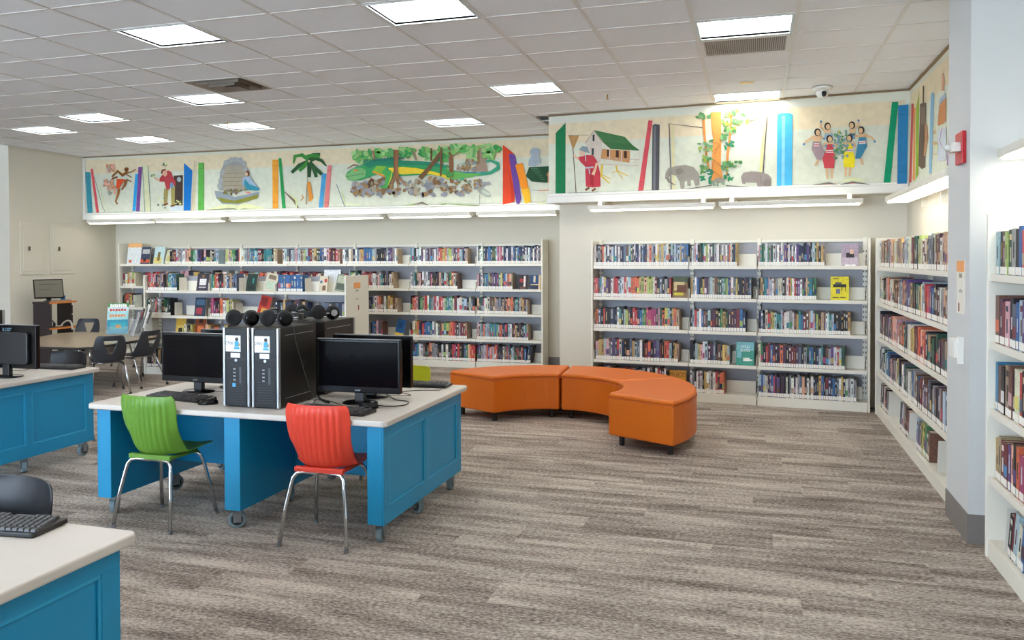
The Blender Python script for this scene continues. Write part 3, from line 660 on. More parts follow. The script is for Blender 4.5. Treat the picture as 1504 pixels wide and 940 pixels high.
# books and cards shown face out
def faceout(case, x0, x1, y0, y1, z, cols, label, lean=0., tilt=.16, name='display_book', front=.05, art=None, title=None, thick=.022, cat='book'):
    sa, sb = case.s_at(x0, (y0+y1)/2), case.s_at(x1, (y0+y1)/2); w = sb-sa
    zt = onpl((x0+x1)/2, y0, case.O+case.N*front, case.N).z; h = max(.12, zt-z)
    M = Case(case.O+case.X*sa+case.N*front+Vector((0, 0, z+.001)), case.X, case.N).mat() @ Matrix.Rotation(-tilt, 4, 'X') @ Matrix.Rotation(lean, 4, 'Y')
    if lean: M = Matrix.Translation((0, 0, abs(w*math.sin(lean))*(1 if lean > 0 else 0))) @ M
    C = [lin(c) for c in cols]; t = .002
    cv = MB(); cv.box(0, w, 0, t, 0, h, c=C[0])
    if thick > .006: cv.box(0, w, thick-t, thick, 0, h, c=C[0]); cv.box(0, t, t, thick-t, 0, h, c=C[0])
    e = -.0008
    for a in (art or [(.1, .9, .35, .8)]):
        k = a[4] if len(a) > 4 else 1
        cv.box(a[0]*w, a[1]*w, e, 0, a[2]*h, a[3]*h, c=C[k % len(C)]); e -= .0004
    o = cv.build(name, M_print); o.matrix_world = M; tag(o, label, cat)
    if thick > .006: MB().box(t, w-.003, t, thick-t, .003, h-.003).build('pages', M_paper, o)
    if title:
        for k, (tx, fz, sz, hx) in enumerate(title):
            text_mesh(tx, sz, 'title', mat('ink_'+hx, '#'+hx, .6), o, Matrix.Translation((w/2, -.0025, h*fz)) @ Matrix.Rotation(R(90), 4, 'X'))
    return o
faceout(RBC, 986, 1008, 406, 436, 1.068, ('8a7048', '4f5b44', 'd8c28a', '6b3f26', 'd9c83a'), 'brown animal picture book shown face out at the second shelf end', art=[(0, 1, .72, 1, 1), (.1, .8, .35, .75, 2), (.3, .95, .25, .6, 3), (.1, .75, .12, .25, 4)])
faceout(RBC, 981, 1006, 544, 580, KB, ('d89a2c', 'f0d9a0', '8a4a1c'), 'golden display book with brown capitals on the bottom shelf', art=[(.1, .9, .2, .5, 1)], title=[('MUCO', .78, .06, '8a4a1c')])
faceout(RBC, 1080, 1107, 502, 535, .392, ('3a9a86', '7fc0c8', '2f8f6c', 'f0f4ee'), 'teal display book with a white bird on the fourth shelf', art=[(.02, .98, .62, .98, 1), (.05, .3, .3, .6, 1), (.4, .75, .18, .32, 3), (.62, .9, .2, .26, 3)], title=[('WILD', .78, .035, 'eef4f0'), ('BLUES', .62, .035, 'eef4f0')])
faceout(RBC, 1236, 1261, 358, 389, 1.402, ('a493a4', 'c3b3c0', '2a2228', 'd8b09a', 'f0eeee'), 'mauve display book with a portrait on the top shelf', art=[(.05, .95, .05, .4, 1), (.28, .75, .38, .6, 2), (.5, .72, .55, .75, 3), (.2, .85, .01, .07, 4)])
faceout(RBC, 1220, 1247, 406, 439, 1.068, ('e6d62c', '23231f', '55534a', '6a6a86'), 'bright yellow display book with a grand piano drawing', art=[(.14, .86, .55, .68, 1), (.25, .6, .66, .76, 2), (.6, .64, .38, .55, 1), (.8, .84, .38, .55, 1), (.3, .52, .28, .48, 3), (.1, .44, .10, .14, 1), (.5, .82, .10, .14, 1), (.12, .42, .89, .92, 1)], title=None)
faceout(LBC, 182, 202, 357, 384, 1.415, ('dfe4e6', 'f3b87c', 'c05a2a'), 'white notice card with an orange header on the top shelf', thick=.004, name='notice_card', cat='card', art=[(0, 1, .80, 1, 1), (.15, .35, .08, .2, 2)])
faceout(LBC, 202, 215, 362, 384, 1.415, ('3a4660', 'b9b9bc', 'd2603a', '22242e'), 'dark blue and red display book beside the notice card', art=[(.1, .9, .6, .85, 1), (0, 1, .1, .28, 2), (.3, .6, .15, .35, 3)], tilt=.22)
faceout(LBC, 221, 236, 362, 384, 1.415, ('b9d3d6', 'd9c87a', '7a6a3c'), 'pale blue and yellow display book on the top shelf', art=[(.05, .8, .05, .4, 1), (.35, .6, .2, .7, 2)], tilt=.22)
faceout(LBC, 238, 248, 368, 384, 1.415, ('d8d6b8', 'c9c080', '8a8a5a'), 'small cream display book leaning beside the first book row', tilt=.22, lean=.12, art=[(.2, .8, .2, .6, 1)])
faceout(LBC, 760, 773, 404, 424, 1.073, ('2c2023', '9a2a2a', 'e8e2da', '6a4034'), 'dark red display book on the second shelf', art=[(.1, .8, .5, .75, 1), (.55, .75, .2, .95, 2), (.2, .8, .05, .2, 3)])
faceout(LBC, 777, 792, 404, 425, 1.073, ('e3c49a', '1f4a7a', '23304e', 'd8c8b0'), 'navy and cream display book next to the end panel', art=[(0, .8, .38, 1, 1), (0, .8, .02, .3, 2), (.3, .5, .5, .95, 3)])
faceout(LBC, 577, 590, 470, 493, .392, ('1f5a94', 'e0c050', '1a4674'), 'leaning blue and yellow display book on the fourth shelf', lean=.17, art=[(0, 1, 0, .2, 1), (.2, .7, .5, .8, 2)])
faceout(LWC, 284, 301, 401, 430, 1.085, ('3b3844', 'e6e4e2', '8a6a3c', 'bdb6b8'), 'charcoal display book with a white animal face', art=[(.22, .8, .32, .68, 1), (.4, .6, .75, .9, 2), (.2, .8, .16, .24, 3)], tilt=.2)
faceout(LWC, 357, 372, 402, 429, 1.085, ('22352f', '2f8f8a', '16221f'), 'dark green display book with a turquoise glow', art=[(.55, .7, .45, .75, 1), (.2, .8, .1, .3, 2)], tilt=.2, lean=.04)
faceout(LWC, 383, 401, 403, 430, 1.085, ('cfc6b0', 'b9cbb4', '7a6a55'), 'pale weathered display book leaning in the low bookcase', lean=.2, art=[(.15, .85, .08, .5, 1), (.2, .8, .65, .9, 2)], tilt=.2)
faceout(LWC, 465, 477, 405, 430, 1.085, ('dcd0b8', 'c0392f', '7a5a40', '3a6a8a'), 'cream display book with red and brown shapes', art=[(.6, .9, .6, .8, 1), (.4, .8, .1, .4, 2), (.1, .35, .55, .7, 3)])
faceout(LWC, 488, 505, 404, 431, 1.085, ('8f9683', 'b9bda4', '5a6355'), 'grey-green display book leaning on the low bookcase end', lean=.14, art=[(.1, .9, .5, .9, 1), (.1, .9, .1, .45, 2)], tilt=.2)
faceout(LWC, 462, 487, 396, 412, 1.16, ('dfe2e6', 'dfe2e6'), 'blank white card standing above the low bookcase', thick=.004, name='blank_card', cat='card', front=.2, art=[])
faceout(LWC, 281, 297, 437, 466, .762, ('2c3c52', 'a83a44', '4a6a86', '20242e'), 'blue and crimson display book on the middle shelf', art=[(.15, .7, .1, .45, 1), (.1, .9, .6, .9, 2)])
faceout(LWC, 373, 389, 436, 467, .762, ('c4301f', 'd9a04a', '8a1c16'), 'red and gold display book leaning on the middle shelf', lean=.22, art=[(.3, .9, .08, .4, 1), (.1, .7, .5, .9, 2)])
faceout(LWC, 252, 266, 462, 492, .43, ('cfa43c', 'e0bf60', '33280f'), 'gold display book with black splashes on the lower shelf', art=[(.1, .9, .1, .6, 1), (.3, .7, .25, .5, 2)])
faceout(LWC, 281, 296, 463, 492, .43, ('8a3f22', 'd97a44', '3a1a10'), 'copper coloured display book with a glowing face', art=[(.2, .8, .3, .6, 1), (.3, .7, .7, .9, 2)])

# bookends and sign holders
M_be = mat('bookend_white', '#dfdbd0', .45)
def bookend(case, s, z, lean, label, w=.14, h=.17):
    t = thing('bookend', label, 'bookend', group='white metal bookends'); t.matrix_world = Case(case.O+case.X*s+case.N*.02+Vector((0, 0, z)), case.X, case.N).mat()
    M = Matrix.Rotation(lean, 4, 'Y')
    MB().box(-.003, 0, 0, w, .002, h, M=M).build('plate', M_be, t); MB().box(-.003, .09, .01, w-.01, .0005, .002).build('foot', M_be, t)
for s, lab in ((-7.70, 'white metal bookend beside dark leaning books on the bottom shelf, right wall'), (-6.73, 'white metal bookend after the grey leaning books, bottom shelf, right wall'), (-5.74, 'white metal bookend in front of yellow and red leaning books')):
    bookend(RWC, s, KB, .22, lab, .2, .22)
bookend(NRC, -4.26, KB, .2, 'white metal bookend on the bottom shelf in front of the column', .2, .23)
for case, px, z, lab in ((LWC, 262, 1.085, 'white bookend at the end of the first top row, low bookcase'), (LWC, 350, 1.085, 'white bookend beside the dark green display book'), (LWC, 447, 1.085, 'white bookend after the uniform blue series'), (LWC, 255, .762, 'white bookend after the dark green row, low bookcase'), (LWC, 345, .762, 'white bookend after the orange pair, low bookcase')):
    bookend(case, case.s_at(px), z, 0, lab)
# ------------------------------------------------------------------ orange ring bench
M_or = mat('orange_vinyl', '#d56a0a', .42, var=.05, vscale=6, bump=.12, bscale=500)
M_pipe = mat('orange_piping', '#c4590f', .5); M_blk = mat('black_plastic', '#121214', .4); M_chrome = mat('chrome', '#c9ccd0', .12, 1.0)
OC = Vector((-1.675, 6.56, 0)); RI, RO = .64, 1.24
def bench(a0, a1, label):
    t = thing('curved_ottoman', label, 'ottoman', OC, 0)
    g = .010; n = 14; A0, A1 = R(a0), R(a1)
    def arc(r, up):
        s = g/r; return [(r*math.cos(A0-s+(A1-A0+2*s)*k/n), r*math.sin(A0-s+(A1-A0+2*s)*k/n)) for k in (range(n+1) if up else range(n, -1, -1))]
    # a0 > a1 : walk outer arc clockwise then inner back
    pts = arc(RO, True)+arc(RI, False); pts = pts[::-1]
    MB().prism(pts, .085, .385).build('base', M_or, t, bevel=.016, seg=3, smooth=False)
    top = MB().prism(pts, .378, .422).build('cushion', M_or, t, bevel=.03, seg=4)
    rim = MB(); q = [(x, y, .381) for x, y in pts]; rim.tube(q+[q[0], q[1]], .0045, 6); rim.build('piping', M_pipe, t)
    for r in (RI+.08, RO-.08):
        for a in (A0-.08/r-.02, A1+.08/r+.02):
            MB().lathe([(.021, 0), (.024, .085)], 14, M=Matrix.Translation((r*math.cos(a), r*math.sin(a), 0))).build('leg', M_blk, t, smooth=False)
    for a in (A0-.3, A1+.3):
        MB().box(-.006, .006, -.006, .006, .055, .085, M=Matrix.Translation(((RI+.2)*math.cos(a), (RI+.2)*math.sin(a), 0))).build('bracket', M_chrome, t)
bench(153, 93, 'orange curved ottoman segment next to the computer desk corner')
bench(93, 33, 'middle orange curved ottoman segment between the other two')
bench(33, -27, 'orange curved ottoman segment with its flat end facing the open carpet')

# ------------------------------------------------------------------ computer desks
M_blue = mat('desk_blue', '#0c8bbb', .38, var=.03, vscale=5); M_blue2 = mat('desk_blue_trim', '#1f9ccb', .35)
M_top = mat('desk_top', '#cfc8c0', .4, var=.03, vscale=40); M_rub = mat('caster_rubber', '#6f8189', .5); M_zinc = mat('zinc', '#9aa0a4', .3, .9)
HD = .66
DX0, DX1, DY0, DY1 = -3.66, -1.775, 3.675, 4.90
def caster(t, x, y, a):
    M = Matrix.Translation((x, y, 0)) @ Matrix.Rotation(a, 4, 'Z')
    c = MB().box(-.028, .028, -.02, .03, .098, .104, M=M).build('caster', M_zinc, t)
    f = MB(); f.box(-.024, -.020, -.012, .03, .035, .1, M=M); f.box(.020, .024, -.012, .03, .035, .1, M=M); f.box(-.024, .024, -.012, .03, .09, .099, M=M)
    f.build('fork', M_zinc, c)
    W_ = Matrix.Translation((x, y, 0)) @ Matrix.Rotation(a, 4, 'Z') @ Matrix.Translation((0, .012, .0485)) @ Matrix.Rotation(R(90), 4, 'Y')
    MB().lathe([(.040, -.016), (.048, -.012), (.048, .012), (.040, .016)], 20, M=W_).build('wheel', M_rub, c, smooth=False)
    MB().lathe([(.031, -.0175), (.031, .0175)], 16, M=W_).build('hub', M_blk, c); MB().lathe([(.008, -.026), (.008, .026)], 8, M=W_).build('axle', M_zinc, c)
def desk(dx, dy, label):
    t = thing('computer_desk', label, 'desk', (dx, dy, 0), 0, 'blue rolling computer desks')
    x0, x1, y0, y1 = DX0, DX1, DY0, DY1
    MB().prism(rrect(x0, x1, y0, y1, .035, 5), HD-.032, HD).build('tabletop', M_top, t, bevel=.008, seg=3)
    # side panels, the middle divider and the modesty panel
    ins = .045; zb, zt = .112, HD-.033
    def side(xa, xb, out):
        p = MB().box(xa, xb, y0+ins, y1-ins, zb, zt).build('side_panel', M_blue, t, bevel=.003)
        xo = xb if out > 0 else xa
        ym = (y0+y1)/2
        for ya, yb in ((y0+ins+.07, ym-.025), (ym+.025, y1-ins-.07)):
            fr = MB(); e = .012; za, zc = zb+.085, zt-.06; o0, o1 = (xo, xo+.007) if out > 0 else (xo-.007, xo)
            fr.box(o0, o1, ya, yb, za, za+e); fr.box(o0, o1, ya, yb, zc-e, zc); fr.box(o0, o1, ya, ya+e, za+e, zc-e); fr.box(o0, o1, yb-e, yb, za+e, zc-e)
            fr.build('panel_moulding', M_blue2, p, bevel=.002)
            # proud stiles and rails round the recessed field
        st = MB(); o0, o1 = (xo, xo+.009) if out > 0 else (xo-.009, xo)
        ys_ = (y0+ins+.07, ym-.025, ym+.025, y1-ins-.07); za, zc = zb+.085, zt-.06
        st.box(o0, o1, y0+ins, y1-ins, zb, za); st.box(o0, o1, y0+ins, y1-ins, zc, zt); st.box(o0, o1, y0+ins, ys_[0], za, zc); st.box(o0, o1, ys_[1], ys_[2], za, zc); st.box(o0, o1, ys_[3], y1-ins, za, zc)
        st.build('panel_frame', M_blue, p, bevel=.0015)
    side(x1-.13, x1-.045, 1); side(x0+.045, x0+.13, -1)
    xm = (x0+x1)/2
    MB().box(xm-.05, xm+.05, y0+ins, y1-ins, zb, zt).build('divider', M_blue, t, bevel=.003)
    ym = (y0+y1)/2
    for xa, xb in ((x0+.131, xm-.051), (xm+.051, x1-.131)): MB().box(xa, xb, ym-.02, ym+.02, .2, zt).build('modesty_panel', M_blue, t)
    for k, (cx, cy) in enumerate([(x, y) for x in (x0+.088, xm, x1-.088) for y in (y0+.11, ym, y1-.11)]): caster(t, cx, cy, [.4, -.5, 1.2, 2.0, .9, -.2, .15, 1.0, .1][k])
    return t
desk(0, 0, 'blue rolling computer desk with green and red chairs')
desk(-3.0, .05, 'blue rolling computer desk beside the classroom table')
desk(0, -2.915, 'blue rolling computer desk with a lone keyboard and dark chair')

# ------------------------------------------------------------------ moulded chairs
def lerp(a, b, f): return a+(b-a)*f
def curve_at(P, v):
    k = v*(len(P)-1); i = min(int(k), len(P)-2); f = k-i
    p0, p1, p2, p3 = P[max(i-1, 0)], P[i], P[i+1], P[min(i+2, len(P)-1)]
    return tuple(.5*((2*b)+(-a+c)*f+(2*a-5*b+4*c-d)*f*f+(-a+3*b-3*c+d)*f**3) for a, b, c, d in zip(p0, p1, p2, p3))
#           y      z     half-width
SHELL = [(.205, .395, .150), (.19, .408, .170), (.10, .408, .182), (.0, .398, .182), (-.08, .396, .174), (-.128, .425, .168), (-.148, .50, .172), (-.160, .58, .180), (-.170, .66, .185), (-.176, .712, .180), (-.178, .735, .165)]
HOLE = [(.19, .36, .13), (.17, .372, .15), (.09, .368, .165), (.0, .355, .17), (-.10, .352, .165), (-.15, .375, .16), (-.175, .44, .165), (-.20, .52, .165), (-.22, .60, .15), (-.228, .64, .135), (-.23, .655, .115)]
def shell_mesh(prof, ribs=True, hole=False, nu=57, nv=44):
    mb = MB(); idx = {}
    for j in range(nv+1):
        v = j/nv; y, z, w = curve_at(prof, v)
        y2, z2, _ = curve_at(prof, min(1, v+.01)); y1, z1, _ = curve_at(prof, max(0, v-.01))
        ty, tz = y2-y1, z2-z1; l = math.hypot(ty, tz) or 1; ny, nz = -tz/l, ty/l    # normal to the back/underside flipped below
        backness = min(1, max(0, (v-.42)/.18))
        for i in range(nu+1):
            u = -1+2*i/nu; au = abs(u)
            wing = math.exp(-((v-.47)/.13)**2)
            yy = y+.045*au**2.2*backness+.075*au**2.4*wing; zz = z+.014*au**3*(1-backness)+.012*au**2.5*wing
            if ribs and backness > 0 and au < .80:
                env = min(1, (.80-au)/.1)*min(1, max(0, (.93-v)/.1))*backness
                r = (.5+.5*math.cos(u*math.pi*11))**.8*.010*env; yy -= ny*r*-1*1.0 if False else r
            mb.v.append((u*w, yy, zz)); idx[i, j] = len(mb.v)-1
    for j in range(nv):
        for i in range(nu):
            if hole:
                u = (-1+2*(i+.5)/nu); v = (j+.5)/nv
                if .62 < v < .79 and abs(u) < .14+.30*(v-.62)/.17: continue
            mb.face((idx[i, j], idx[i, j+1], idx[i+1, j+1], idx[i+1, j]))
    return mb
def solid(o, th):
    m = o.modifiers.new('thickness', 'SOLIDIFY'); m.thickness = th; m.offset = 0; return o
def arc_leg(x, yf, s, ztop, foot):
    """half of an inverted U: from under the seat out and down to the floor"""
    return [(0, yf, ztop), (x*.6, yf, ztop), (x*.85, yf+s*.004, ztop-.006), (x*.97, yf+s*.012, ztop-.028), (x*1.02, yf+s*.022, ztop-.07), (lerp(x, foot, .55), yf+s*.045, ztop*.5), (foot, yf+s*.075, .008)]
def chair(name, label, cat_label, loc, rz, m, group=None, kind='ribbed', arms=False):
    t = thing(name, label, cat_label, (loc[0], loc[1], 0), rz, group)
    if kind in ('ribbed', 'smooth'):
        solid(shell_mesh(SHELL, ribs=kind == 'ribbed').build('seat_shell', m, t, smooth=True), .006)
        fr = MB().box(-.14, .14, -.128, -.10, .376, .402).box(-.13, -.10, -.10, .12, .374, .39).box(.10, .13, -.10, .12, .374, .39).build('seat_bracket', m, t, bevel=.004)
        zt, xw, ft = .374, .15, .192
        for yf, s in ((-.115, -1), (.115, 1)):
            for sx in (-1, 1):
                p = arc_leg(xw*sx, yf, s, zt, ft*sx); l = MB().tube(p, .0105, 10).build('leg', M_chrome, t, smooth=True)
                MB().lathe([(.0125, 0), (.0125, .016)], 10, M=Matrix.Translation((ft*sx, yf+s*.075, 0))).build('foot_cap', M_zinc, l)
        for sx in (-1, 1): MB().tube([(sx*.1, -.115, zt), (sx*.1, .115, zt)], .009, 8).build('side_rail', M_blk, t, smooth=True)
    else:
        solid(shell_mesh(HOLE, ribs=False, hole=True, nu=40, nv=40).build('seat_shell', m, t, smooth=True), .008)
        for sx in (-1, 1):
            l = MB().tube([(sx*.13, .05, .335), (sx*.145, .10, .33), (sx*.165, .135, .28), (sx*.19, .20, .012)], .012, 10).build('leg', M_chrome, t, smooth=True); MB().lathe([(.016, 0), (.016, .02)], 10, M=Matrix.Translation((sx*.19, .20, 0))).build('foot_cap', M_blk, l)
            l = MB().tube([(sx*.13, .05, .335), (sx*.145, -.06, .335), (sx*.16, -.10, .31), (sx*.19, -.235, .012)], .012, 10).build('leg', M_chrome, t, smooth=True); MB().lathe([(.016, 0), (.016, .02)], 10, M=Matrix.Translation((sx*.19, -.235, 0))).build('foot_cap', M_blk, l)
        MB().tube([(-.13, .0, .338), (.13, .0, .338)], .010, 8).build('crossbar', M_chrome, t, smooth=True)
        if arms:
            for sx in (-1, 1):
                MB().box(sx*.22-.03, sx*.22+.03, -.12, .12, .545, .57).build('armrest', m, t, bevel=.008); MB().box(sx*.2-.014, sx*.2+.014, -.03, .03, .33, .545).build('arm_post', m, t, bevel=.004)
    return t
M_green = mat('green_plastic', '#64932f', .42, bump=.06, bscale=400); M_red = mat('red_plastic', '#e0442f', .42, bump=.06, bscale=400); M_lime = mat('lime_plastic', '#cfd22a', .42); M_bp = mat('dark_plastic', '#212329', .38, bump=.05, bscale=400); M_char = mat('charcoal_plastic', '#2e3239', .5, bump=.08, bscale=400)
chair('stacking_chair', 'ribbed green plastic chair with chrome legs at the blue desk', 'chair', (-3.2, 3.775), R(-1), M_green, 'moulded plastic chairs at the computer desks')
chair('stacking_chair', 'ribbed red plastic chair with chrome legs at the blue desk', 'chair', (-2.155, 3.785), R(1), M_red, 'moulded plastic chairs at the computer desks')
chair('stacking_chair', 'lime yellow plastic chair tucked behind the monitors', 'chair', (-2.33, 5.02), R(180), M_lime, 'moulded plastic chairs at the computer desks', 'smooth')
chair('stacking_chair', 'near-black plastic chair behind the lone keyboard', 'chair', (-2.42, 1.98), R(174), M_bp, 'moulded plastic chairs at the computer desks', 'smooth')
chair('stacking_chair', 'near-black plastic chair between blue desk and classroom table', 'chair', (-5.36, 5.08), R(180), M_bp, 'moulded plastic chairs at the computer desks', 'smooth')
GC = 'charcoal chairs at the classroom table'
chair('classroom_chair', 'charcoal chair with cut-out back at the table corner', 'chair', (-6.88, 7.22), R(52), M_char, GC, 'hole')
chair('classroom_chair', 'charcoal chair with cut-out back beside the clear leaflet rack', 'chair', (-6.95, 7.78), R(84), M_char, GC, 'hole')
chair('classroom_chair', 'grey chair at the far side of the table, by the kiosk', 'chair', (-8.93, 8.92), R(200), M_char, GC, 'hole')
chair('arm_chair', 'dark armchair behind the table beside the magazine rack', 'chair', (-8.40, 9.28), R(180), M_char, None, 'hole', arms=True)

# ------------------------------------------------------------------ classroom table with magazine racks
TZ = .52
P = [(-8.15, 7.02), (-7.15, 7.06), (-7.03, 7.18), (-7.14, 8.25), (-7.28, 8.50), (-8.62, 8.62), (-8.78, 8.40), (-8.32, 7.10)]
t = thing('classroom_table', 'tan laminate table with dark edge and angled sides', 'table')
MB().prism(P, TZ-.004, TZ).build('tabletop', mat('table_tan', '#9d8d78', .25, var=.05, vscale=12), t)
cxp, cyp = sum(p[0] for p in P)/8, sum(p[1] for p in P)/8
MB().prism([(cxp+(x-cxp)*1.008, cyp+(y-cyp)*1.008) for x, y in P], TZ-.032, TZ-.0045).build('edge_band', mat('edge_dark', '#2b2826', .5), t, bevel=.006)
for x, y in ((-7.3, 7.3), (-7.42, 8.36), (-8.48, 8.42), (-8.15, 7.3)):
    l = MB().tube([(x, y, .02), (x, y, TZ-.033)], [.014, .02], 12).build('leg', M_chrome, t, smooth=True); MB().lathe([(.02, 0), (.02, .02)], 10, M=Matrix.Translation((x, y, 0))).build('glide', M_blk, l)
M_acr = mat('clear_acrylic', '#dfe6e8', .06, alpha=.10, spec=.4)
def rack(name, label, loc, rz, w, tiers, h, dpt):
    t = thing(name, label, 'display rack', (loc[0], loc[1], TZ), rz)
    MB().box(-w/2, w/2, -dpt/2, dpt/2, .001, .006).build('base', M_acr, t)
    for k in range(tiers):
        y = -dpt/2+.01+k*(dpt-.02)/tiers; M = Matrix.Translation((0, y, .006+.05*k)) @ Matrix.Rotation(R(-16), 4, 'X')
        MB().box(-w/2, w/2, .028, .032, 0, h*.8, M=M).build('pocket_back', M_acr, t); MB().box(-w/2, w/2, 0, .004, 0, h*.34, M=M).build('pocket_front', M_acr, t)
    for x in (-w/2, w/2-.004): MB().box(x, x+.004, -dpt/2, dpt/2, .006, .06+.04*tiers).build('side', M_acr, t)
    return t
def magazine(label, loc, rz, k, w, h, cols, titles, z0=.06, tilt=16):
    M = Matrix.Translation(loc) @ Matrix.Rotation(rz, 4, 'Z') @ Matrix.Translation((0, k, z0)) @ Matrix.Rotation(R(-tilt), 4, 'X')
    C = [lin(c) for c in cols]; mb = MB(); mb.box(-w/2, w/2, .012, .018, 0, h, c=C[0]); e = .0116
    mb.box(-w/2, w/2, e, .012, h*.62, h, c=C[1]); mb.box(-w*.35, w*.4, e-.0004, e, h*.16, h*.5, c=C[2])
    mb.box(-w*.1, w*.16, e-.0008, e-.0004, h*.24, h*.4, c=C[3])
    o = mb.build('magazine', M_print); o.matrix_world = M; tag(o, label, 'magazine', 'magazines on the classroom table')
    for tx, fz, sz, hx in titles:
        for k_ in range(tx): MB().box(-w*.4+k_*w*.8/tx, -w*.4+(k_+.78)*w*.8/tx, .0098, .0106, h*fz-sz*(.42 if k_ % 3 else .6), h*fz+sz*(.42 if k_ % 2 else .55)).build('masthead_stroke', mat('ink_'+hx, '#'+hx, .6), o)
pm = onz(168, 491, TZ); MRZ = R(36)
rack('magazine_rack', 'clear tiered rack holding colourful magazines', (pm.x, pm.y+.06), MRZ, .27, 3, .30, .17)
ml = (pm.x, pm.y+.06, TZ)
magazine('blue sea-scene magazine in the front pocket of the rack', ml, MRZ, -.065, .245, .30, ('2f8fa8', '9fd0d2', '35a5b5', 'c08a4a'), [(6, .80, .035, 'd98a5a')], .01)
magazine('pale magazine with red letters in the middle pocket', ml, MRZ, -.02, .25, .30, ('d8dde0', 'c9d8dc', '8fb4c0', 'd05040'), [(6, .86, .035, 'c84434')], .06)
magazine('green magazine with white masthead in the rear pocket', ml, MRZ, .025, .25, .30, ('5a8a4c', '4f8f50', 'cfe0c8', 'e0d070'), [(8, .88, .045, 'f2f4ee')], .11)
pr = onz(216, 491, TZ); pr.x -= .02
rack('leaflet_rack', 'clear leaning rack of grey leaflets seen from its side', (-7.42, 8.33), R(-45), .24, 4, .32, .26)
for k, (c, lab) in enumerate((('b9b4b0', 'pale grey leaflet in the side-on clear rack'), ('3d3b40', 'black leaflet in the side-on clear rack'), ('e8e6e2', 'white leaflet in the side-on clear rack'), ('6a645f', 'dark grey leaflet in the side-on clear rack'))):
    M = Matrix.Translation((-7.42, 8.33, TZ)) @ Matrix.Rotation(R(-45), 4, 'Z') @ Matrix.Translation((0, -.112+k*.06, .012+.05*k)) @ Matrix.Rotation(R(-16), 4, 'X')
    o = MB().box(-.1, .1, .008, .024, 0, .30, c=lin(c)).box(-.08, .08, .0072, .008, .17, .26, c=lin('c8402f' if k == 1 else '9a9a9a')).build('leaflet', M_print); o.matrix_world = M; tag(o, lab, 'leaflet', 'leaflets on the classroom table')

# ------------------------------------------------------------------ computers
M_bez = mat('black_gloss', '#0d0d0f', .22, spec=.3); M_scr = mat('screen_off', '#09080b', .12, var=.2, vscale=3, spec=.1); M_tow = mat('tower_side', '#211d1b', .45, bump=.05, bscale=600); M_tf = mat('tower_front', '#101217', .4, spec=.3)
M_silv = mat('silver_strip', '#b4b8bd', .3, .7); M_card = mat('card_white', '#e9ecee', .6); M_ink = mat('ink_dark', '#2b2b30', .6); M_bic = mat('ink_blue', '#3a9fc4', .5); M_skin = mat('ink_tan', '#b98a4e', .6); M_lg = mat('logo_grey', '#8d9196', .4); M_lb = mat('logo_blue', '#3f9bdc', .4)
RX90 = Matrix.Rotation(R(90), 4, 'X')
def monitor(label, loc, rz, brand_back=True, group='monitors on the computer desks'):
    """screen faces local -y; loc is the foot of the stand on the desk"""
    t = thing('monitor', label, 'monitor', loc, rz, group); w, h, zb = .516, .305, .062
    b = MB().box(-w/2, w/2, -.03, .006, zb, zb+h).build('bezel', M_bez, t, bevel=.005)
    MB().box(-w/2+.014, w/2-.014, -.0312, -.030, zb+.036, zb+h-.014).build('screen', M_scr, t)
    MB().prism(rrect(-w/2+.05, w/2-.05, zb+.03, zb+h-.05, .03, 3), -.032, -.006, M=Matrix.Rotation(R(90), 4, 'X')).build('back_shell', M_blk, t, bevel=.008)
    MB().box(-w/2+.002, w/2-.002, -.0305, -.003, zb+h, zb+h+.0015).build('top_edge', M_lg, t)
    MB().box(-.03, .03, -.012, .022, .012, zb+.06).build('stand_neck', M_blk, t, bevel=.004)
    MB().lathe([(.105, 0), (.105, .005), (.09, .011), (.03, .016)], 28, M=Matrix.Scale(.8, 4, (0, 1, 0))).build('stand_foot', M_bez, t, smooth=True)
    text_mesh('acer', .020, 'logo', M_lg, t, Matrix.Translation((.0, -.0312, zb+.018)) @ RX90)
    if brand_back: text_mesh('acer', .05, 'back_logo', mat('logo_back', '#5d7a8a', .5), t, Matrix.Translation((.0, .0068, zb+h-.028)) @ Matrix.Rotation(R(180), 4, 'Z') @ RX90)
    return t
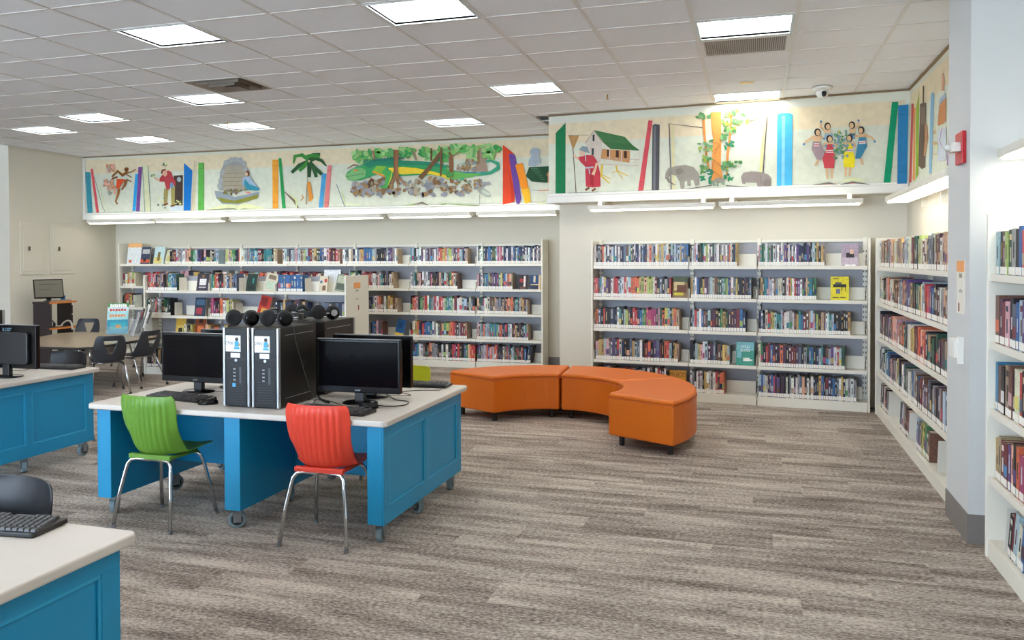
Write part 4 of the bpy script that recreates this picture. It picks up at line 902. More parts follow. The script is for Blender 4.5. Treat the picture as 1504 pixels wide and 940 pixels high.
def tower(label, loc, rz, tagtxt=None, win=False):
    """front faces local -y"""
    t = thing('computer_tower', label, 'computer', loc, rz, 'desktop computers'); w, d, h = .172, .385, .445
    MB().box(-w/2, w/2, .016, d, .006, h).build('case', M_tow, t, bevel=.004)
    f = MB().box(-w/2+.016, w/2-.016, -.004, .016, .006, h-.004).build('front_panel', M_tf, t, bevel=.004)
    for x in (-w/2, w/2-.015): MB().box(x, x+.015, -.006, .016, .004, h).build('silver_strip', M_silv, t, bevel=.004)
    for s in (-1, 1):
        for z, y0, y1 in ((h-.045, .06, d-.03), (.05, .06, d-.06)): MB().box(s*(w/2)-.0008, s*(w/2)+.0008, y0, y1, z, z+.003).build('side_groove', M_silv, t)
        text_mesh('hp', .07, 'logo', mat('logo_dim', '#3f3c3c', .4), t, Matrix.Translation((s*(w/2+.0006), d*.62, h*.52)) @ Matrix.Rotation(R(90*s), 4, 'Z') @ RX90)
    MB().box(-w/2+.02, w/2-.02, -.0055, -.004, h-.175, h-.172).build('drive_slot', M_blk, f)
    MB().lathe([(.008, 0), (.008, .003)], 14, M=Matrix.Translation((0, -.004, h-.182)) @ RX90).build('power_button', M_silv, f)
    for k in range(4): MB().box(-.018, -.004, -.0055, -.004, h-.235-k*.02, h-.228-k*.02).build('usb_port', M_lg, f)
    MB().box(.02, .034, -.005, -.004, h-.31, h-.22).build('badge', mat('badge_grey', '#3a3c42', .4), f)
    for k in range(9):
        MB().box(-.05, .05, -.0048, -.004, .03+k*.014, .034+k*.014).build('vent_slot', M_blk, f)
    if win: MB().box(-.024, -.004, -.0055, -.004, h-.33, h-.31).build('sticker', M_lb, f)
    if tagtxt:
        c = MB().box(-.066, .03, -.0055, -.0042, h-.135, h-.045).build('name_card', M_card, t)
        text_mesh(tagtxt, .024, 'lettering', M_ink, c, Matrix.Translation((-.043, -.0058, h-.088)) @ RX90)
        MB().lathe([(.011, 0), (.011, .0006)], 14, M=Matrix.Translation((.006, -.0056, h-.066)) @ RX90).build('drawn_head', M_ink, c)
        MB().box(-.008, .020, -.0060, -.0056, h-.108, h-.077).build('drawn_body', M_bic, c); MB().box(-.012, .024, -.0063, -.0060, h-.122, h-.110).build('drawn_desk', M_bic, c); MB().box(.018, .027, -.0063, -.0060, h-.102, h-.088).build('drawn_hand', M_skin, c)
        MB().box(-.034, .026, -.0055, -.0042, h-.168, h-.142).build('asset_label', M_card, t)
    for x in (-.06, .06):
        for y in (.04, .33): MB().box(x-.012, x+.012, y-.012, y+.012, 0, .006).build('foot', M_blk, t)
    return t
key_me = {}
def keyboard(label, loc, rz):
    t = thing('keyboard', label, 'keyboard', loc, rz, 'keyboards on the computer desks')
    MB().prism(rrect(-.22, .22, -.075, .075, .012, 3), .001, .016).build('base', M_blk, t, bevel=.004)
    M_key = mat('key_grey', '#4a4a4c', .5)
    if 'k' not in key_me: key_me['k'] = None; key_me['s'] = None
    for r_ in range(6):
        n = 20
        for c in range(n):
            if r_ == 5 and 3 < c < 8: continue
            if c in (14, 18) : continue
            x = -.208+c*.0208+(.005*r_ if c < 13 else 0); y = .055-r_*.0215-(.006 if r_ else 0)
            if key_me['k'] is None:
                mb = MB(); a, b_ = .0088, .0068
                mb.add([(-a, -a, .0155), (a, -a, .0155), (a, a, .0155), (-a, a, .0155), (-b_, -b_, .024), (b_, -b_, .024), (b_, b_, .024), (-b_, b_, .024)], [(4, 5, 6, 7), (0, 1, 5, 4), (1, 2, 6, 5), (2, 3, 7, 6), (3, 0, 4, 7)])
                o = mb.build('key', M_key, t); key_me['k'] = o.data
            else: o = bpy.data.objects.new('key', key_me['k']); COL.objects.link(o); o.parent = t
            o.location = (x, y, 0)
    sp = MB().box(-.118, -.045, -.062, -.044, .0155, .023).build('space_bar', M_key, t, bevel=.002)
    return t
def mouse(label, loc, rz):
    t = thing('mouse', label, 'mouse', loc, rz, 'computer mice'); mb = MB(); n = 16
    rings = [(1.0, .001), (1.02, .010), (.9, .022), (.6, .031), (.2, .035)]
    for f, z in rings:
        for k in range(n):
            a = 2*math.pi*k/n; mb.v.append((.032*f*math.cos(a), .055*f*math.sin(a), z+(.004*math.cos(a*1-1.57) if z > .005 else 0)))
    for i in range(len(rings)-1):
        for k in range(n): mb.face((i*n+k, i*n+(k+1) % n, (i+1)*n+(k+1) % n, (i+1)*n+k))
    mb.face(list(range(n-1, -1, -1))); mb.face([4*n+k for k in range(n)])
    mb.build('body', M_bez, t, smooth=True); MB().box(-.003, .003, .012, .032, .030, .039).build('wheel', M_lg, t, bevel=.001)
def cable(label, pts, r=.0028, m=None, name='cable'):
    P_ = [Vector(p) for p in pts]; out = []
    for i in range(len(P_)-1):
        a, b_, c, d = P_[max(i-1, 0)], P_[i], P_[i+1], P_[min(i+2, len(P_)-1)]
        for k in range(6):
            f = k/6; out.append(.5*((2*b_)+(c-a)*f+(2*a-5*b_+4*c-d)*f*f+(3*b_-a-3*c+d)*f**3))
    out.append(P_[-1]); return tag(MB().tube(out, r, 6).build(name, m or M_blk, smooth=True), label, 'cable')
def headset(label, loc, rz, flat=True):
    t = thing('headset', label, 'headphones', loc, rz, 'black headsets on the computer towers')
    for s in (-1, 1):
        M = Matrix.Translation((s*.066, 0, .046)) @ Matrix.Rotation(R(-28), 4, 'Z') @ Matrix.Rotation(R(90), 4, 'Y')
        c = MB().lathe([(.020, s*.022), (.034, s*.020), (.039, s*.012), (.040, s*.002)][::s], 22, M=M).build('ear_cup', M_bez, t, smooth=True)
        MB().lathe([(.040, s*.001), (.046, -s*.004), (.046, -s*.016), (.036, -s*.021), (.02, -s*.015)][::s], 22, M=M).build('ear_cushion', mat('cushion_black', '#2b2b2e', .75), c, smooth=True)
        MB().lathe([(.020, s*.024-.002), (.020, s*.024+.004)], 16, M=M).build('cup_disc', M_silv if s < 0 else M_bez, c)
        y = MB().tube([(s*.075, .045, .045), (s*.088, .055, .046), (s*.088, .075, .046), (s*.083, .085, .047)], .005, 8).build('yoke', M_chrome, t, smooth=True)
    pts = []
    for k in range(15):
        a = math.pi*k/14; pts.append((.084*math.cos(a), .085+.10*math.sin(a), .047))
    mb = MB()
    for i, (x, y, z) in enumerate(pts):
        nx, ny = math.cos(math.pi*i/14), math.sin(math.pi*i/14)
        for dn, dz in ((-.006, -.016), (.006, -.018), (.008, .018), (-.008, .016)): mb.v.append((x+nx*dn, y+ny*dn, z+dz))
    for i in range(14):
        for k in range(4): mb.face((i*4+k, i*4+(k+1) % 4, (i+1)*4+(k+1) % 4, (i+1)*4+k))
    mb.face((3, 2, 1, 0)); mb.face((56, 57, 58, 59))
    mb.build('headband', M_blk, t, smooth=False, bevel=.002)
    MB().tube([(-.06, .12, .03), (.0, .15, .03), (.06, .12, .03)], .003, 6).build('inner_band', M_lg, t)
    return t
TY = 3.815
tower('black computer tower with CP06 card and blue sticker', (-2.752, TY, HD), 0, 'CP06', True)
tower('black computer tower with CP05 card', (-2.566, TY, HD), 0, 'CP05')
tower('black computer tower back to back with the CP06 one', (-2.752, 4.685, HD), R(180)); tower('black computer tower back to back with the CP05 one', (-2.566, 4.685, HD), R(180))
monitor('monitor behind the black keyboard, left of the CP06 tower', (-3.305, 4.20, HD), R(-2)); monitor('monitor with its screen beside the CP05 tower', (-2.15, 4.12, HD), R(2))
monitor('monitor seen from behind next to the yellow chair', (-2.185, 4.335, HD), R(180)); monitor('monitor seen from behind above the CP06 screen', (-3.20, 4.42, HD), R(180))
keyboard('black keyboard in front of the green chair', (-3.245, 3.965, HD), R(-11)); keyboard('black keyboard behind the red chair', (-2.16, 3.845, HD), R(-4)); keyboard('black keyboard beside the yellow chair', (-2.09, 4.79, HD), R(183))
mouse('black mouse beside the CP06 tower', (-2.965, 3.845, HD), R(-60)); mouse('black mouse beside the monitor foot at the red chair', (-2.03, 3.985, HD), R(-70))
HT = HD+.4455
headset('black headset lying on the CP06 tower', (-2.772, 3.90, HT), R(-6)); headset('black headset lying on the CP05 tower', (-2.572, 3.93, HT), R(-8))
headset('black headset on the rear tower, band towards the screens', (-2.78, 4.48, HT), R(150)); headset('black headset on the rear tower nearest the yellow chair', (-2.56, 4.45, HT), R(165))
cable('thin grey headset cord hanging over the CP05 tower side', [(-2.52, 3.92, HT+.03), (-2.474, 3.945, HT+.004), (-2.471, 3.96, HT-.07), (-2.470, 4.02, HT-.2), (-2.471, 4.08, HT-.32), (-2.462, 4.13, HD+.03), (-2.44, 4.16, HD+.008), (-2.38, 4.12, HD+.008)], .0028, mat('cord_grey', '#4c4a4c', .5))
cable('thick black plug cable beside the CP05 tower', [(-2.455, 4.18, HD+.022), (-2.41, 4.12, HD+.014), (-2.35, 4.07, HD+.008), (-2.31, 4.05, HD+.008)], .007)
cable('black keyboard cord looping beside the red chair', [(-2.33, 3.92, HD+.004), (-2.36, 3.99, HD+.03), (-2.28, 4.02, HD+.02), (-2.16, 3.97, HD+.004), (-2.1, 4.0, HD+.004)], .0025)
cable('black mouse cord looping behind the right monitor', [(-2.0, 4.03, HD+.012), (-1.93, 4.05, HD+.004), (-1.87, 4.12, HD+.004), (-1.90, 4.22, HD+.004), (-2.0, 4.26, HD+.004), (-2.06, 4.28, HD+.03)], .0028)
cable('thin keyboard cord lying on the desk by the yellow chair', [(-1.89, 4.72, HD+.004), (-1.88, 4.65, HD+.003), (-2.0, 4.60, HD+.003), (-2.08, 4.52, HD+.003), (-1.97, 4.42, HD+.003), (-2.08, 4.34, HD+.01)], .0022)
cable('thin cords under the CP06 screen', [(-3.36, 4.05, HD+.003), (-3.30, 4.10, HD+.004), (-3.24, 4.2, HD+.004), (-3.1, 4.22, HD+.004), (-3.0, 4.13, HD+.004), (-2.95, 4.18, HD+.004)], .0024)
# left desk
dx, dy = -3.0, .05
monitor('monitor seen from behind on the desk beside the classroom table', (-5.03, 4.37, HD), R(180)); tower('brown-lit computer tower behind the far monitor', (-2.566+dx, 4.685+dy, HD), R(180)); tower('black computer tower facing away on the far blue desk', (-2.566+dx, TY+dy, HD), 0)
keyboard('black keyboard at the back edge of the far blue desk', (-5.10, 4.83, HD), R(184)); cable('grey cord lying beside the far keyboard', [(-5.28, 4.80, HD+.003), (-5.2, 4.66, HD+.003), (-5.3, 4.6, HD+.004)], .0025, MATS['cord_grey']); cable('blue-tipped cord behind the far monitor', [(-5.10, 4.33, HD+.12), (-5.16, 4.27, HD+.12), (-5.2, 4.26, HD+.05), (-5.24, 4.22, HD+.006)], .005, mat('cord_blue', '#3a55b0', .4))
keyboard('black keyboard alone on the nearest blue desk', (-2.255, 1.885, HD), R(187))

# ------------------------------------------------------------------ catalogue kiosk by the left wall
M_wood = mat('kiosk_dark', '#33292a', .5, var=.08, vscale=20); M_oe = mat('orange_edge', '#d98035', .45)
t = thing('kiosk_cart', 'dark kiosk cart with orange-edged shelves against the wall', 'cart')
kx0, kx1, ky0, ky1 = -9.60, -9.30, 8.74, 9.17
MB().box(kx0, kx1, ky0, ky0+.03, .01, .88).build('side_panel', M_wood, t, bevel=.003); MB().box(kx0, kx1-.06, ky1-.03, ky1, .01, .88).build('side_panel', M_wood, t, bevel=.003)
for k in range(6): MB().box(kx1-.055, kx1-.045, ky1-.028+0, ky1-.0, .02+k*.14, .14+k*.14).build('louvre', M_blk, t)
for z in (.88, .52): s_ = MB().box(kx0, kx1, ky0-.012, ky1+.012, z, z+.022).build('shelf', M_wood, t); MB().box(kx1, kx1+.012, ky0-.014, ky1+.014, z-.002, z+.024).build('edge_strip', M_oe, s_)
t = thing('kiosk_screen', 'tilted flat screen standing on the kiosk cart', 'monitor', (-9.49, 8.91, .9025), R(58))
Mt = Matrix.Translation((0, 0, .045)) @ Matrix.Rotation(R(-20), 4, 'X')
MB().box(-.185, .185, -.012, .018, 0, .28, M=Mt).build('bezel', M_bez, t, bevel=.004); MB().box(-.172, .172, -.0135, -.012, .015, .265, M=Mt).build('screen', mat('screen_olive', '#5c5647', .3, emit=.0), t)
MB().box(-.12, .10, -.0145, -.0135, .20, .207, M=Mt).box(-.12, .02, -.0145, -.0135, .12, .126, M=Mt).build('screen_lines', M_ink, t)
MB().box(-.05, .05, -.03, .09, 0, .012).build('foot', M_blk, t, bevel=.003); MB().box(-.03, .03, .03, .05, .011, .12).build('neck', M_blk, t)
t = thing('kiosk_keyboard', 'beige keyboard on the kiosk cart', 'keyboard', (-9.365, 8.99, .9025), R(90)); MB().prism(rrect(-.14, .14, -.055, .055, .01, 2), 0, .014).build('base', mat('kb_beige', '#a88f7c', .6), t); MB().box(-.125, .125, -.042, .042, .014, .019).build('key_bed', mat('kb_beige2', '#8d7767', .6), t)
t = thing('blue_cup', 'small blue cup on the kiosk cart', 'cup', (-9.48, 9.13, .9025)); MB().lathe([(.028, 0), (.033, .07), (.033, .075), (.029, .075), (.025, .006)], 16).build('cup_body', mat('cup_blue', '#2f6fae', .4), t, smooth=True)
cable('white cords bunched on the kiosk shelf', [(-9.40, 8.90, .557), (-9.34, 8.94, .557), (-9.37, 9.0, .557), (-9.4, 9.04, .58), (-9.36, 9.08, .62), (-9.31, 9.10, .60), (-9.265, 9.08, .50)], .012, mat('cord_white', '#cfc6ba', .6))
t = thing('kiosk_headset', 'black headset on the lower kiosk shelf', 'headphones', (-9.46, 8.85, .5425), R(40)); 
pp = [(.08*math.cos(math.pi*k/12), 0, .03+.085*math.sin(math.pi*k/12)) for k in range(13)]; MB().tube(pp, .008, 8).build('headband', M_blk, t, smooth=True)
for s in (-1, 1): MB().lathe([(.028, -.014), (.034, 0), (.028, .014)], 16, M=Matrix.Translation((s*.08, 0, .036)) @ Matrix.Rotation(R(90), 4, 'Y')).build('ear_cup', M_blk, t, smooth=True)

# ------------------------------------------------------------------ fittings on column and bookcase ends
M_or2 = mat('sign_orange', '#f0a565', .6); M_sign = mat('sign_paper', '#e9e4d8', .6)
def sign(name, label, x, ya, yb, z0, z1, out):
    """sheet on a face of constant x, facing out (-1 or 1)"""
    t = thing(name, label, 'sign', (x, 0, 0)); o0, o1 = sorted((0, out*.003))
    MB().box(o0, o1, ya, yb, z0, z1).build('sheet', M_sign, t); e0, e1 = sorted((out*.003, out*.0036)); h = z1-z0
    MB().box(e0, e1, ya, yb, z1-h*.21, z1).build('orange_header', M_or2, t)
    for f, n_, hh in ((.68, 4, .02), (.40, 3, .014)):
        for k_ in range(n_):
            y_ = (ya+yb)/2-.035+k_*.07/n_; MB().box(e0, e1, y_, y_+.011, z0+h*f, z0+h*f+hh+(.006 if k_ % 2 else 0)).build('print_mark', mat('ink_soft', '#8a857c', .7), t)
    MB().box(e0, e1, (ya+yb)/2+.02, (ya+yb)/2+.045, z0+.01, z0+h*.2).build('drawn_figure', mat('ink_rust', '#8a4a2c', .7), t)
sign('column_sign', 'tall paper sign with orange header on the column', XC-.0005, 4.735, 4.90, 1.18, 1.465, -1)
sign('end_panel_sign', 'tall paper sign with orange header on the low bookcase end', LW_CUT[-1]+.0225, 8.78, 8.95, .85, 1.20, 1)
t = thing('thermostat', 'white control box on the column side', 'control box', (XC, 4.83, .99)); MB().box(-.045, -.001, -.06, .06, -.045, .055).build('cover', M_trim, t, bevel=.004); MB().box(-.03, -.001, -.085, -.06, -.075, .07).build('bracket', M_trim, t, bevel=.002)
t = thing('fire_alarm', 'red fire alarm strobe mounted on the column', 'fire alarm', (XC, 4.795, 2.065)); MB().box(-.022, -.001, -.075, .075, -.085, .085).build('red_plate', mat('alarm_red', '#c0202c', .4), t, bevel=.004)
MB().box(-.065, -.022, -.055, .03, -.022, .028).build('strobe_housing', M_trim, t, bevel=.003); MB().lathe([(.022, 0), (.016, .02), (.006, .03)], 14, M=Matrix.Translation((-.065, -.012, .003)) @ Matrix.Rotation(R(-90), 4, 'Y')).build('strobe_lens', mat('strobe_clear', '#d8d8d4', .15), t, smooth=True)
t = thing('fire_alarm', 'red fire alarm box on the tan wall recess', 'fire alarm', (-11.2, 8.9, 2.08)); MB().box(.001, .05, -.08, .08, -.07, .07).build('red_plate', MATS['alarm_red'], t, bevel=.005); MB().box(.05, .056, -.05, .05, -.02, .02).build('white_bar', M_trim, t)
# ------------------------------------------------------------------ painted murals: panels on the soffits, flat painted motifs on them
M_mur = attr_mat('mural_paint', .7, .2, .93, 1.05, 14)
class Wallart:
    def __init__(s, p0, n_in, label, a, b_, z0, z1, band):
        """panel between points a and b (xy) on the soffit face; n_in points into the wall"""
        s.p0 = Vector(p0); s.n = Vector(n_in); s.t = thing('mural', label, 'mural'); s.k = 0
        a = Vector((a[0], a[1], 0))-s.n*.001; b_ = Vector((b_[0], b_[1], 0))-s.n*.001
        mb = MB(); th = .008
        for za, zb, c in ((z0, band, 'd6d9c6'), (band, z1, 'e3d3b2')):
            o = -s.n*th; P_ = [a, b_, b_+o, a+o]
            v = [(p.x, p.y, z) for z in (za, zb) for p in P_]
            mb.add(v, [(3, 2, 1, 0), (4, 5, 6, 7), (2, 3, 7, 6), (1, 2, 6, 5), (3, 0, 4, 7), (0, 1, 5, 4)], 0, lin(c))
        mb.build('mural_panel', M_mur, s.t); s.th = th
class Paint:
    def __init__(s, wall, T): s.w = wall; s.T = T; s.mb = MB(); wall.k += 1; s.b = wall.k*.0005; s.l = 0
    def pt(s, x, y):
        ox, oy, sc = s.T; off = s.w.th+.0016+s.b+.00035*s.l
        return tuple(onpl(ox+x/sc, oy+y/sc, s.w.p0-s.w.n*off, s.w.n))
    def poly(s, c, pts): s.l += 1; s.mb.add([s.pt(x, y) for x, y in pts], [tuple(range(len(pts)))], 0, lin(c)); return s
    def ell(s, c, cx, cy, rx, ry, n=14, a0=0): return s.poly(c, [(cx+rx*math.cos(2*math.pi*k/n)*math.cos(a0)-ry*math.sin(2*math.pi*k/n)*math.sin(a0), cy+rx*math.cos(2*math.pi*k/n)*math.sin(a0)+ry*math.sin(2*math.pi*k/n)*math.cos(a0)) for k in range(n)])
    def stroke(s, c, w, pts):
        s.l += 1; L_, R_ = [], []
        ws = w if isinstance(w, (list, tuple)) else [w]*len(pts)
        for i, (x, y) in enumerate(pts):
            x0, y0 = pts[max(i-1, 0)]; x1, y1 = pts[min(i+1, len(pts)-1)]; dx, dy = x1-x0, y1-y0; l = math.hypot(dx, dy) or 1
            nx, ny = -dy/l*ws[i]/2, dx/l*ws[i]/2; L_.append((x+nx, y+ny)); R_.append((x-nx, y-ny))
        v = [s.pt(*p) for p in L_+R_]; n = len(pts)
        s.mb.add(v, [(i, i+1, n+i+1, n+i) for i in range(n-1)], 0, lin(c)); return s
    def leaves(s, cols, boxes, n, r, rg=random.Random(5)):
        for x0, x1, y0, y1 in boxes:
            for _ in range(n):
                if s.l > 34: s.l = 6
                s.ell(rg.choice(cols), rg.uniform(x0, x1), rg.uniform(y0, y1), rg.uniform(.6, 1.3)*r, rg.uniform(.4, .8)*r, 7, rg.uniform(0, 3))
        return s
    def book(s, c, q, ridge=None):
        """painted book spine: four corners (top-left, top-right, bottom-right, bottom-left)"""
        s.poly(c, q); cl = lin(c)
        tl, tr, br, bl = q; d = tuple('%02x' % int(max(0, min(255, v*.78))) for v in (int(c[0:2], 16), int(c[2:4], 16), int(c[4:6], 16)))
        for f in (.12, .85): 
            a = (lerp(tl[0], bl[0], f), lerp(tl[1], bl[1], f)); b_ = (lerp(tr[0], br[0], f), lerp(tr[1], br[1], f)); s.stroke(''.join(d), 5, [a, b_])
        return s
    def build(s, name): 
        o = s.mb.build(name, M_mur, s.w.t); return o
OFF = -.0
LW_ = Wallart((0, YS, 0), (0, 1, 0), 'long painted mural with lizard, palm and figures above the long bookcase', (XL+.06, YS), (-2.14, YS), ZB+.107, ZC-.05, ZC-.27)
a_, b_ = rb(s0-.028, .02, 0), rb(.30, .02, 0)
RB_ = Wallart(a_, RB_N, 'painted mural with hut, forest animals and dancers on the right', a_[:2], b_[:2], ZB+.102, ZC-.10, ZC-.32)
RW_ = Wallart((XS, 0, 0), (1, 0, 0), 'painted mural with dark doorway on the right wall', (XS, 8.20), (XS, YC1+.02), 2.13, ZC-.07, ZC-.28)
# --- left mural, first bay
T = (120, 225, 8.356)
def P_(T_=None, w=LW_): return Paint(w, T_ or T)
P_().book('3f93a6', [(42, 232), (105, 232), (135, 732), (72, 735)]).build('painted_book')
P_().book('d9575f', [(108, 192), (138, 190), (212, 728), (180, 733)]).build('painted_book')
P_().stroke('6f7f6a', 6, [(155, 295), (258, 660), (292, 728)]).stroke('cfd29a', 10, [(225, 410), (280, 640)]).stroke('b9c9a0', 6, [(330, 722), (620, 720)]).build('painted_open_book')
p = P_().leaves(['b9b0a6', 'c98a6a', 'e0a890', '9aa59a'], [(300, 410, 140, 220), (270, 380, 300, 420), (320, 410, 400, 500)], 16, 26)
p.stroke('8a5a2c', [30, 42, 34, 22], [(560, 230), (500, 270), (440, 220), (370, 290)]).stroke('7a4a22', [20, 24, 18], [(440, 290), (380, 310), (345, 380)])
p.poly('d9532c', [(430, 315), (535, 320), (500, 370), (450, 445), (420, 420)]).stroke('8a5a2c', [40, 30, 20], [(545, 330), (530, 390), (490, 450), (515, 475)][:3]).stroke('a06a34', [34, 28, 18, 22], [(455, 440), (450, 490), (415, 590), (440, 625)])
p.ell('7a4a22', 548, 200, 26, 28).stroke('8a5a2c', [16, 14, 10], [(560, 240), (610, 230), (668, 195)]).stroke('8a5a2c', 12, [(550, 260), (612, 298)]).stroke('8a5a2c', 14, [(545, 320), (612, 350)]); p.build('painted_running_figure')
P_().book('2f9fdc', [(658, 255), (692, 255), (662, 708), (622, 712)]).build('painted_book'); P_().book('7b4b92', [(696, 168), (740, 168), (710, 714), (666, 714)]).build('painted_book')
P_().poly('d6d7b0', [(745, 160), (818, 150), (850, 720), (775, 725)]).stroke('5f7f78', 7, [(746, 160), (776, 724)]).stroke('5f7f78', 7, [(812, 150), (850, 722)]).build('painted_book')
p = P_().poly('4a3a34', [(1130, 275), (1242, 268), (1238, 640), (1140, 640)]).ell('a9b9b8', 1195, 322, 26, 30).poly('c9d6dc', [(1080, 650), (1238, 645), (1238, 715), (1080, 712)])
p.poly('9f8f58', [(1015, 430), (1065, 440), (1050, 600), (1010, 640), (1005, 500)]).poly('a59a5a', [(1095, 430), (1145, 400), (1142, 630), (1100, 640)]).stroke('7a4a2a', 22, [(1005, 640), (1060, 615)]).stroke('7a4a2a', 22, [(1090, 650), (1140, 640)])
p.poly('b5424a', [(985, 270), (1060, 210), (1100, 230), (1120, 290), (1155, 350), (1150, 395), (1090, 400), (1080, 445), (1040, 445), (1015, 350), (955, 350), (955, 310)])
p.poly('d9a58a', [(980, 215), (1040, 205), (1050, 260), (1025, 290), (990, 265)]).stroke('6a3a22', 20, [(980, 250), (990, 210), (1030, 200)]).ell('6f8fae', 1105, 395, 22, 36).stroke('e0b090', 22, [(955, 340), (890, 300)]).leaves(['7a9a8a', '5f7a5a', 'd8dc9a'], [(840, 890, 250, 285), (990, 1040, 130, 155), (920, 1050, 540, 690), (1150, 1230, 570, 635)], 7, 16); p.build('painted_bearded_man')
P_().poly('1c74c2', [(1255, 118), (1358, 215), (1335, 718), (1250, 724)]).build('painted_book'); P_().stroke('cfc9a2', 28, [(1402, 90), (1370, 712)]).stroke('b98f8a', 5, [(1385, 88), (1350, 712)]).build('painted_book'); P_().book('5fb04e', [(1432, 118), (1500, 115), (1500, 712), (1428, 712)]).build('painted_book')
# --- second bay
T = (300, 215, 7.52)
p = P_().poly('9a9a98', [(160, 480), (155, 420), (185, 260), (230, 160), (300, 130), (380, 125), (440, 160), (475, 250), (470, 480), (330, 520)]).poly('a79f8c', [(205, 480), (200, 270), (250, 215), (400, 210), (450, 270), (440, 480)])
for x, y in ((200, 290), (240, 180), (300, 150), (345, 145), (400, 150), (440, 190), (460, 260), (180, 380), (170, 440)): p.ell('a5a9aa', x, y, 28, 30)
for y in (300, 345, 390, 435): p.stroke('8a7448', 4, [(210, y), (430, y-6)])
p.poly('8f9aa0', [(115, 490), (200, 500), (330, 560), (480, 530), (605, 500), (600, 560), (480, 610), (360, 640), (200, 635), (130, 570)]).poly('8a8a3a', [(140, 560), (330, 600), (600, 530), (590, 575), (380, 630), (200, 620)]).leaves(['7a6a5a', '6a5a4c', '8a8a4a'], [(220, 460, 480, 520)], 18, 20)
p.poly('3a8fa5', [(450, 340), (500, 400), (620, 470), (590, 490), (470, 480), (440, 420)]).poly('9fb4cc', [(430, 340), (500, 330), (560, 415), (600, 450), (500, 420), (450, 360), (430, 450), (415, 400)]).ell('7a4a2c', 478, 300, 24, 34).ell('e0c0a0', 466, 308, 15, 22).ell('d98a8a', 485, 512, 28, 12); p.build('painted_stone_well')
P_().poly('dfe2b0', [(30, 700), (180, 650), (320, 625), (370, 660), (430, 620), (600, 660), (715, 695), (500, 690), (380, 700), (280, 680), (150, 700)]).stroke('6a7a4a', 7, [(30, 704), (230, 690), (330, 690), (375, 704), (430, 690), (500, 694), (715, 698)]).build('painted_open_book')
P_().book('eda23a', [(752, 148), (816, 146), (816, 700), (755, 700)]).build('painted_book'); P_().book('2f9a55', [(820, 130), (850, 128), (900, 698), (862, 698)]).build('painted_book')
p = P_().stroke('a89a7a', [18, 14, 12, 18], [(1128, 640), (1130, 500), (1140, 380), (1145, 180)])
for pts in ([(1150, 150), (1080, 95), (1000, 110), (985, 190)], [(1140, 165), (1050, 210), (965, 290)], [(1150, 170), (1100, 220), (1050, 270)], [(1160, 150), (1200, 95), (1280, 90)], [(1170, 160), (1230, 130), (1300, 160), (1350, 220)], [(1165, 170), (1220, 240), (1300, 310)], [(1155, 180), (1160, 260), (1158, 340)], [(1160, 180), (1210, 250), (1240, 340)], [(1130, 110), (1200, 100), (1275, 110)]): p.stroke(random.choice(['2f5a34', '3f8a3c', '27492f']), [34, 44, 36, 14][:len(pts)], pts)
p.stroke('e0943c', [20, 44, 40, 50, 20], [(1155, 400), (1160, 440), (1165, 500), (1180, 570), (1160, 605)]).ell('d98a34', 1156, 410, 20, 20).stroke('c98a44', 10, [(1075, 535), (1095, 565), (1065, 600)]); p.build('painted_palm_and_monkey')
P_().stroke('7a6a5a', [10, 26, 10], [(885, 500), (990, 600), (1050, 700)]).stroke('d6dca0', [6, 24, 6], [(940, 520), (1015, 590), (1020, 680)]).stroke('7f8f94', 6, [(1050, 698), (1260, 690)]).build('painted_open_book')
P_().book('4f9fd0', [(1300, 298), (1350, 300), (1305, 690), (1262, 692)]).build('painted_book'); P_().book('dd7f7f', [(1362, 210), (1408, 210), (1370, 692), (1322, 692)]).build('painted_book')
# --- lizard
T = (495, 200, 8.544)
P_().stroke('6f8496', 8, [(-10, 600), (90, 870), (110, 900), (570, 905)]).stroke('dfe6a8', 12, [(60, 690), (100, 850), (300, 860)]).build('painted_open_book')
G1 = ['5fb05a', '8ac26a', '3f9a55', '6fae70', 'a9d08a']
p = P_().leaves(G1, [(210, 460, 190, 330), (480, 700, 180, 260), (790, 960, 160, 250), (1030, 1360, 150, 300)], 34, 40)
p.leaves(['9a9aa0', '8a8c92', 'b0a48e', '8a6a4a', 'a08058'], [(190, 420, 590, 750), (350, 880, 520, 740), (860, 1367, 520, 740)], 46, 40)
p.leaves(['6a4630', '7a5238'], [(400, 700, 500, 640)], 22, 22)
p.stroke('a07a5a', [18, 22, 24], [(455, 180), (465, 240), (470, 300)]).stroke('9a8a78', [20, 22], [(940, 170), (990, 300)])
p.poly('3f9f62', [(105, 500), (130, 450), (230, 385), (310, 365), (380, 310), (500, 290), (700, 290), (800, 310), (1000, 310), (1200, 330), (1370, 370), (1370, 520), (1200, 490), (1000, 490), (800, 500), (640, 500), (560, 470), (440, 500), (330, 545), (200, 565), (130, 550)])
p.poly('2f8a6a', [(330, 350), (480, 290), (700, 270), (820, 305), (1200, 325), (1370, 365), (1370, 400), (1100, 365), (800, 365), (640, 370), (500, 370), (400, 400)])
p.poly('f0d03a', [(640, 400), (820, 385), (1000, 400), (1200, 440), (1370, 490), (1370, 520), (1180, 480), (1000, 470), (820, 480), (680, 450)]).poly('8ac04a', [(440, 440), (500, 370), (620, 380), (560, 470), (460, 470)]).poly('eda23a', [(445, 430), (620, 500), (600, 515), (450, 460)])
p.poly('4faa58', [(560, 430), (680, 430), (700, 510), (650, 600), (625, 660), (520, 640), (600, 610), (610, 520)]).stroke('d8d84a', [10, 14, 8], [(690, 450), (670, 540), (635, 630)]).poly('7fb878', [(105, 500), (200, 410), (290, 390), (370, 430), (350, 510), (200, 560), (130, 550)]).stroke('3f7a5a', 6, [(115, 510), (230, 490), (340, 470)]).ell('e8823a', 233, 430, 20, 12).stroke('8a5a3a', [10, 18, 14], [(130, 405), (210, 360), (270, 370)])
